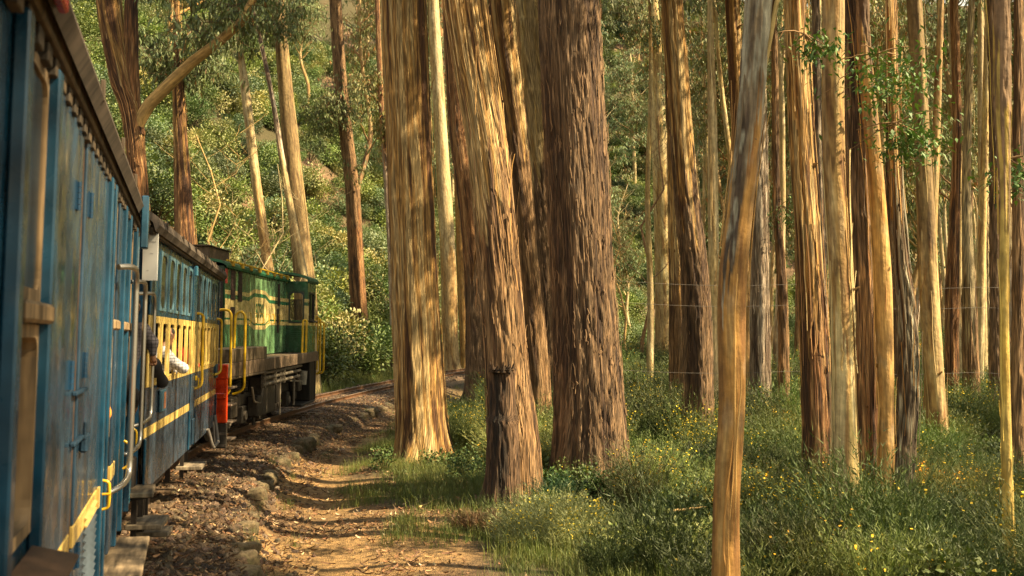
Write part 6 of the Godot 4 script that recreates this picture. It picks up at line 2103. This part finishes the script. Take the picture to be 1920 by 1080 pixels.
func extras() -> void:
	# the big side branch of the twin tree, forked stems, leafy twigs, fence wires
	var fence := thing("wire_fence", "thin wires of a fence strung between the gum trunks", "fence")
	for k: Array in [[3.02, 18.4], [2.62, 18.6], [1.3, 19.0]]:
		var b := MB.new()
		b.col = Color(0.2, 0.18, 0.16)
		var p := PackedVector3Array()
		var r := PackedFloat32Array()
		for i in 40:
			var t := i / 39.0
			var x := lerpf(2.0, 17.0, t)
			p.append(Vector3(x, k[0] - 0.06 * sin(fmod(t * 4.0, 1.0) * PI) + 0.16 * (1.0 - t), -(k[1] + t * 1.5)))
			r.append(0.003)
		b.tube(p, r, 4)
		put("wire", b, M.iron, fence)
	var twin: Node3D = null
	for o in get_children():
		if str(o.get_meta("label", "")).begins_with("twin-stemmed"): twin = o
	if twin:
		var gy: float = twin.position.y
		var bb := MB.new()
		bb.col = barks.gold2[0]
		var pp := PackedVector3Array()
		var rr := PackedFloat32Array()
		for k: Array in [[-9.5, 7.1, 0.1], [-9.38, 7.6, 0.16], [-9.15, 7.98, 0.155], [-8.75, 8.4, 0.15], [-8.1, 9.05, 0.135], [-7.4, 9.6, 0.12], [-6.9, 10.05, 0.11], [-6.5, 10.8, 0.09], [-6.2, 12.0, 0.07]]:
			pp.append(Vector3(k[0] - twin.position.x, k[1] - gy, 0.02))
			rr.append(k[2])
		bb.tube(pp, rr, 16)
		put("great_branch", bb, M.bark_smooth, twin)
		var st := [Vector3(-9.45 - twin.position.x, 7.2 - gy, 0.2), Vector3(-9.6 - twin.position.x, 8.2 - gy, 0.19), Vector3(-9.68 - twin.position.x, 10.6 - gy, 0.16), Vector3(-9.6 - twin.position.x, 18.0 - gy, 0.08)]
		put("second_stem", trunk_mesh(st, "rust", "rust", -9.0, 24.0, 12.0, 5.0, 0.0), M.bark_fibre, twin)
	# drooping foliage low on some of the trees beyond the train
	for o in get_children():
		var lb := str(o.get_meta("label", ""))
		rng.seed = 990 + lb.length()
		for k: Array in [["fluted orange", -0.2, 12.2, 1.7, 1.9, 46, Color(0.85, 0.95, 0.8)], ["thin trunk with drooping", -0.6, 14.2, 1.2, 2.6, 40, Color(1.4, 1.15, 0.8)], ["tall slanting rust", -1.8, 14.0, 1.5, 2.8, 40, Color(1.0, 1.0, 0.8)], ["curved slim", -0.5, 15.4, 1.8, 1.5, 26, Color(0.9, 1.0, 0.8)], ["twin-stemmed", 1.6, 10.5, 1.4, 1.0, 16, Color(0.9, 1.0, 0.8)], ["broad pale golden", 0.4, 19.0, 2.4, 2.2, 60, Color(1.2, 1.1, 0.8)]]:
			if lb.begins_with(k[0]):
				spray_cloud("low_foliage", o, k[5], Vector3(k[1], k[2] - o.position.y, 0), Vector3(k[3], k[4], k[3]), k[6], 1.25, 7)
	for o in get_children():
		if str(o.get_meta("label", "")).begins_with("lichen-spotted"):
			var sb := MB.new()
			sb.col = barks.pale[0]
			sb.tube(PackedVector3Array([Vector3(0.27, 4.62, 0), Vector3(0.32, 4.85, 0.02), Vector3(0.4, 5.2, 0.05), Vector3(0.49, 5.7, 0.1), Vector3(0.6, 6.6, 0.12)]), PackedFloat32Array([0.04, 0.028, 0.024, 0.02, 0.012]), 10)
			put("side_branch", sb, M.bark_smooth, o)
	twig_tree("pale bare sapling with twisted twigs standing behind the middle coach roof", -10.4, 36.0, 9.6, 0.075, -0.1, "gold2", 16)
	twig_tree("thin crooked dead stem with few twigs beside the curved slim tree", -8.6, 33.0, 8.6, 0.05, 0.06, "cream", 12)
	twig_tree("long thin leaning sapling left of the broad pale golden trunk", 6.7, 50.0, 14.0, 0.11, 0.085, "brown", 10)
	twig_tree("bare branching sapling behind the long leaning sapling", 7.4, 62.0, 11.0, 0.1, -0.05, "gold2", 20)
	# the broken stump, fallen sticks
	rng.seed = 978
	var sx := -0.15
	var sg := ground(sx, 14.6) - 0.1
	var stump := thing("broken_stump", "dark broken-topped stump standing against the broad leaning trunk", "stump", Vector3(sx, sg, -14.6))
	put("trunk", trunk_mesh([Vector3(0.02, 0, 0.245), Vector3(0.0, 0.82 - sg, 0.225), Vector3(0.0, 0.87 - sg, 0.235), Vector3(0.01, 0.9 - sg, 0.195), Vector3(0.0, 1.5 - sg, 0.185), Vector3(0.0, 1.62 - sg, 0.2)], "stump", "stump", -9.0, 14.6, 9.0, 71.0, 0.6), M.bark_fibre, stump)
	var cut := MB.new()
	cut.col = Color(0.09, 0.055, 0.03)
	var ring := []
	for i in 24: ring.append(Vector3(cos(TAU * i / 24.0) * 0.2, 1.61 - sg, sin(TAU * i / 24.0) * 0.2))
	cut.facet(ring, Vector3.UP)
	put("broken_top", cut, M.bark_fibre, stump)
	for i in 9:
		var sp := MB.new()
		sp.col = (barks.stump[0] as Color).lerp(barks.stump[2], rng.randf())
		var a := TAU * i / 9.0 + rng.randf_range(-0.3, 0.3)
		var p := Vector3(cos(a) * 0.17, 1.57 - sg, sin(a) * 0.17)
		sp.tube(PackedVector3Array([p, p + Vector3(0, 0.05, 0), p + Vector3(cos(a) * 0.02, rng.randf_range(0.07, 0.17), sin(a) * 0.02)]), PackedFloat32Array([0.05, 0.03, 0.004]), 5)
		put("splinter", sp, M.bark_fibre, stump)
	for k: Array in [[1.9, 0.12, 11.4, 0.42, 0.2, "short pale stick lying on the leafy bramble bush"], [-1.4, 0.0, 14.6, 0.8, 1.1, "thin fallen branch in the grass beside the path"], [3.4, 0.1, 15.6, 1.3, -0.5, "crooked fallen branch on the broom right of the massive trunk"], [7.2, 0.15, 17.0, 1.5, 0.3, "long fallen branch among the broom behind the lichen-flanked trunk"]]:
		var fb := thing("fallen_branch", k[5], "branch", Vector3(k[0], ground(k[0], k[2]) + k[1] + (0.45 if k[1] == 0.12 else 0.04), -k[2]))
		var mb := MB.new()
		limb(mb, Vector3.ZERO, Vector3(cos(k[4]), 0.08, -sin(k[4])), k[3], 0.018, Vector3(0, 0, 0.1), "gold2", 6)
		limb(mb, Vector3(cos(k[4]), 0.08, -sin(k[4])) * float(k[3]) * 0.5, Vector3(cos(k[4] + 0.6), 0.15, -sin(k[4] + 0.6)), k[3] * 0.4, 0.009, Vector3.ZERO, "gold2", 5)
		put("wood", mb, M.bark_smooth, fb)
	# leafy twigs that hang in front of the right-hand trunks
	for k: Array in [[4.4, 5.08, 11.0, 30, 0.62, "spray of fresh green leaves hanging before the reddish and ochre trunks"], [4.6, 4.35, 11.0, 26, 0.46, "lower leafy spray hanging beside the ochre pole-like trunk"], [5.87, 3.93, 11.0, 16, 0.45, "leafy twig hanging beside the bright yellow sapling"], [3.55, 5.44, 11.0, 10, 0.36, "small leafy twig high on the creamy-flanked trunk"], [6.8, 5.1, 23.6, 12, 0.5, "leafy tuft on the thin brown trunk in the bright gap"]]:
		rng.seed = 950 + int(k[0] * 10.0)
		var o := thing("leafy_branch", k[5], "branch", Vector3(k[0], k[1], -k[2]))
		var b := MB.new()
		for j in 7:
			var dir := Vector3(rng.randf_range(-1, 1), rng.randf_range(-0.7, 0.3), rng.randf_range(-0.7, 0.7)).normalized()
			limb(b, Vector3(-0.15, 0.5 * k[4], 0), dir, k[4] * rng.randf_range(0.6, 1.2), 0.012, Vector3(0, -0.2, 0), "brown", 4)
		put("twigs", b, M.bark_smooth, o)
		b = MB.new()
		for j in int(k[3]) * 22:
			var q: Vector3 = Vector3(rng.randfn(), rng.randfn() * 0.8, rng.randfn()) * k[4] * 0.42
			b.col = Color(0.05, 0.12, 0.03).lerp(Color(0.16, 0.26, 0.07), rng.randf())
			leaf_pair(b, q, Vector3(rng.randf_range(-1, 1), rng.randf_range(-0.9, 0.1), rng.randf_range(-1, 1)).normalized(), Vector3.UP, rng.randf_range(0.06, 0.12), rng.randf_range(0.014, 0.026))
		put("leaves", b, M.leaf, o)


func _ready() -> void:
	nz.seed = 5; nz.frequency = 0.05; nz.fractal_octaves = 3
	nf.seed = 9; nf.frequency = 0.1; nf.noise_type = FastNoiseLite.TYPE_SIMPLEX; nf.fractal_octaves = 2
	var cam := Camera3D.new()
	cam.name = "camera"
	cam.position = Vector3(0, EYE, 0)
	cam.rotation = Vector3(atan(92.0 / 1800.0), 0, 0)
	cam.fov = rad_to_deg(2.0 * atan(540.0 / 1800.0))
	cam.near = 0.1
	cam.far = 600.0
	var lens := CameraAttributesPhysical.new()
	lens.frustum_focal_length = 40.0
	lens.frustum_focus_distance = 17.0
	lens.frustum_far = 600.0
	lens.frustum_near = 0.1
	lens.exposure_aperture = 4.0
	cam.attributes = lens
	cam.fov = rad_to_deg(2.0 * atan(540.0 / 1800.0))
	add_child(cam)
	var we := WorldEnvironment.new()
	we.name = "world_environment"
	var env := Environment.new()
	env.background_mode = Environment.BG_SKY
	env.tonemap_mode = Environment.TONE_MAPPER_LINEAR
	env.tonemap_exposure = 3.1
	env.sdfgi_enabled = true
	env.ssao_enabled = true
	env.ssil_enabled = true
	var sm := ProceduralSkyMaterial.new()
	sm.sky_top_color = Color(0.62, 0.66, 0.68)
	sm.sky_horizon_color = Color(0.95, 0.88, 0.7)
	sm.sky_curve = 0.3
	sm.ground_horizon_color = Color(0.5, 0.45, 0.35)
	sm.ground_bottom_color = Color(0.2, 0.16, 0.1)
	sm.sky_energy_multiplier = 0.9
	env.sky = Sky.new()
	env.sky.sky_material = sm
	we.environment = env
	add_child(we)
	var sun := DirectionalLight3D.new()
	sun.name = "sun"
	sun.light_energy = 1.6
	sun.light_color = Color(1.0, 0.9, 0.71)
	sun.light_angular_distance = 0.5
	sun.shadow_enabled = true
	sun.look_at_from_position(Vector3(0.69, 0.7, 0.16) * 50.0, Vector3.ZERO)
	add_child(sun)
	make_textures()
	make_materials()
	make_sprays()
	build_line()
	build_ground()
	railway()
	near_coach()
	middle_coach()
	locomotive()
	white_board()
	people()
	trees()
	hill()
	beside()
	extras()
	bank_stones()
	plants()
	undergrowth()
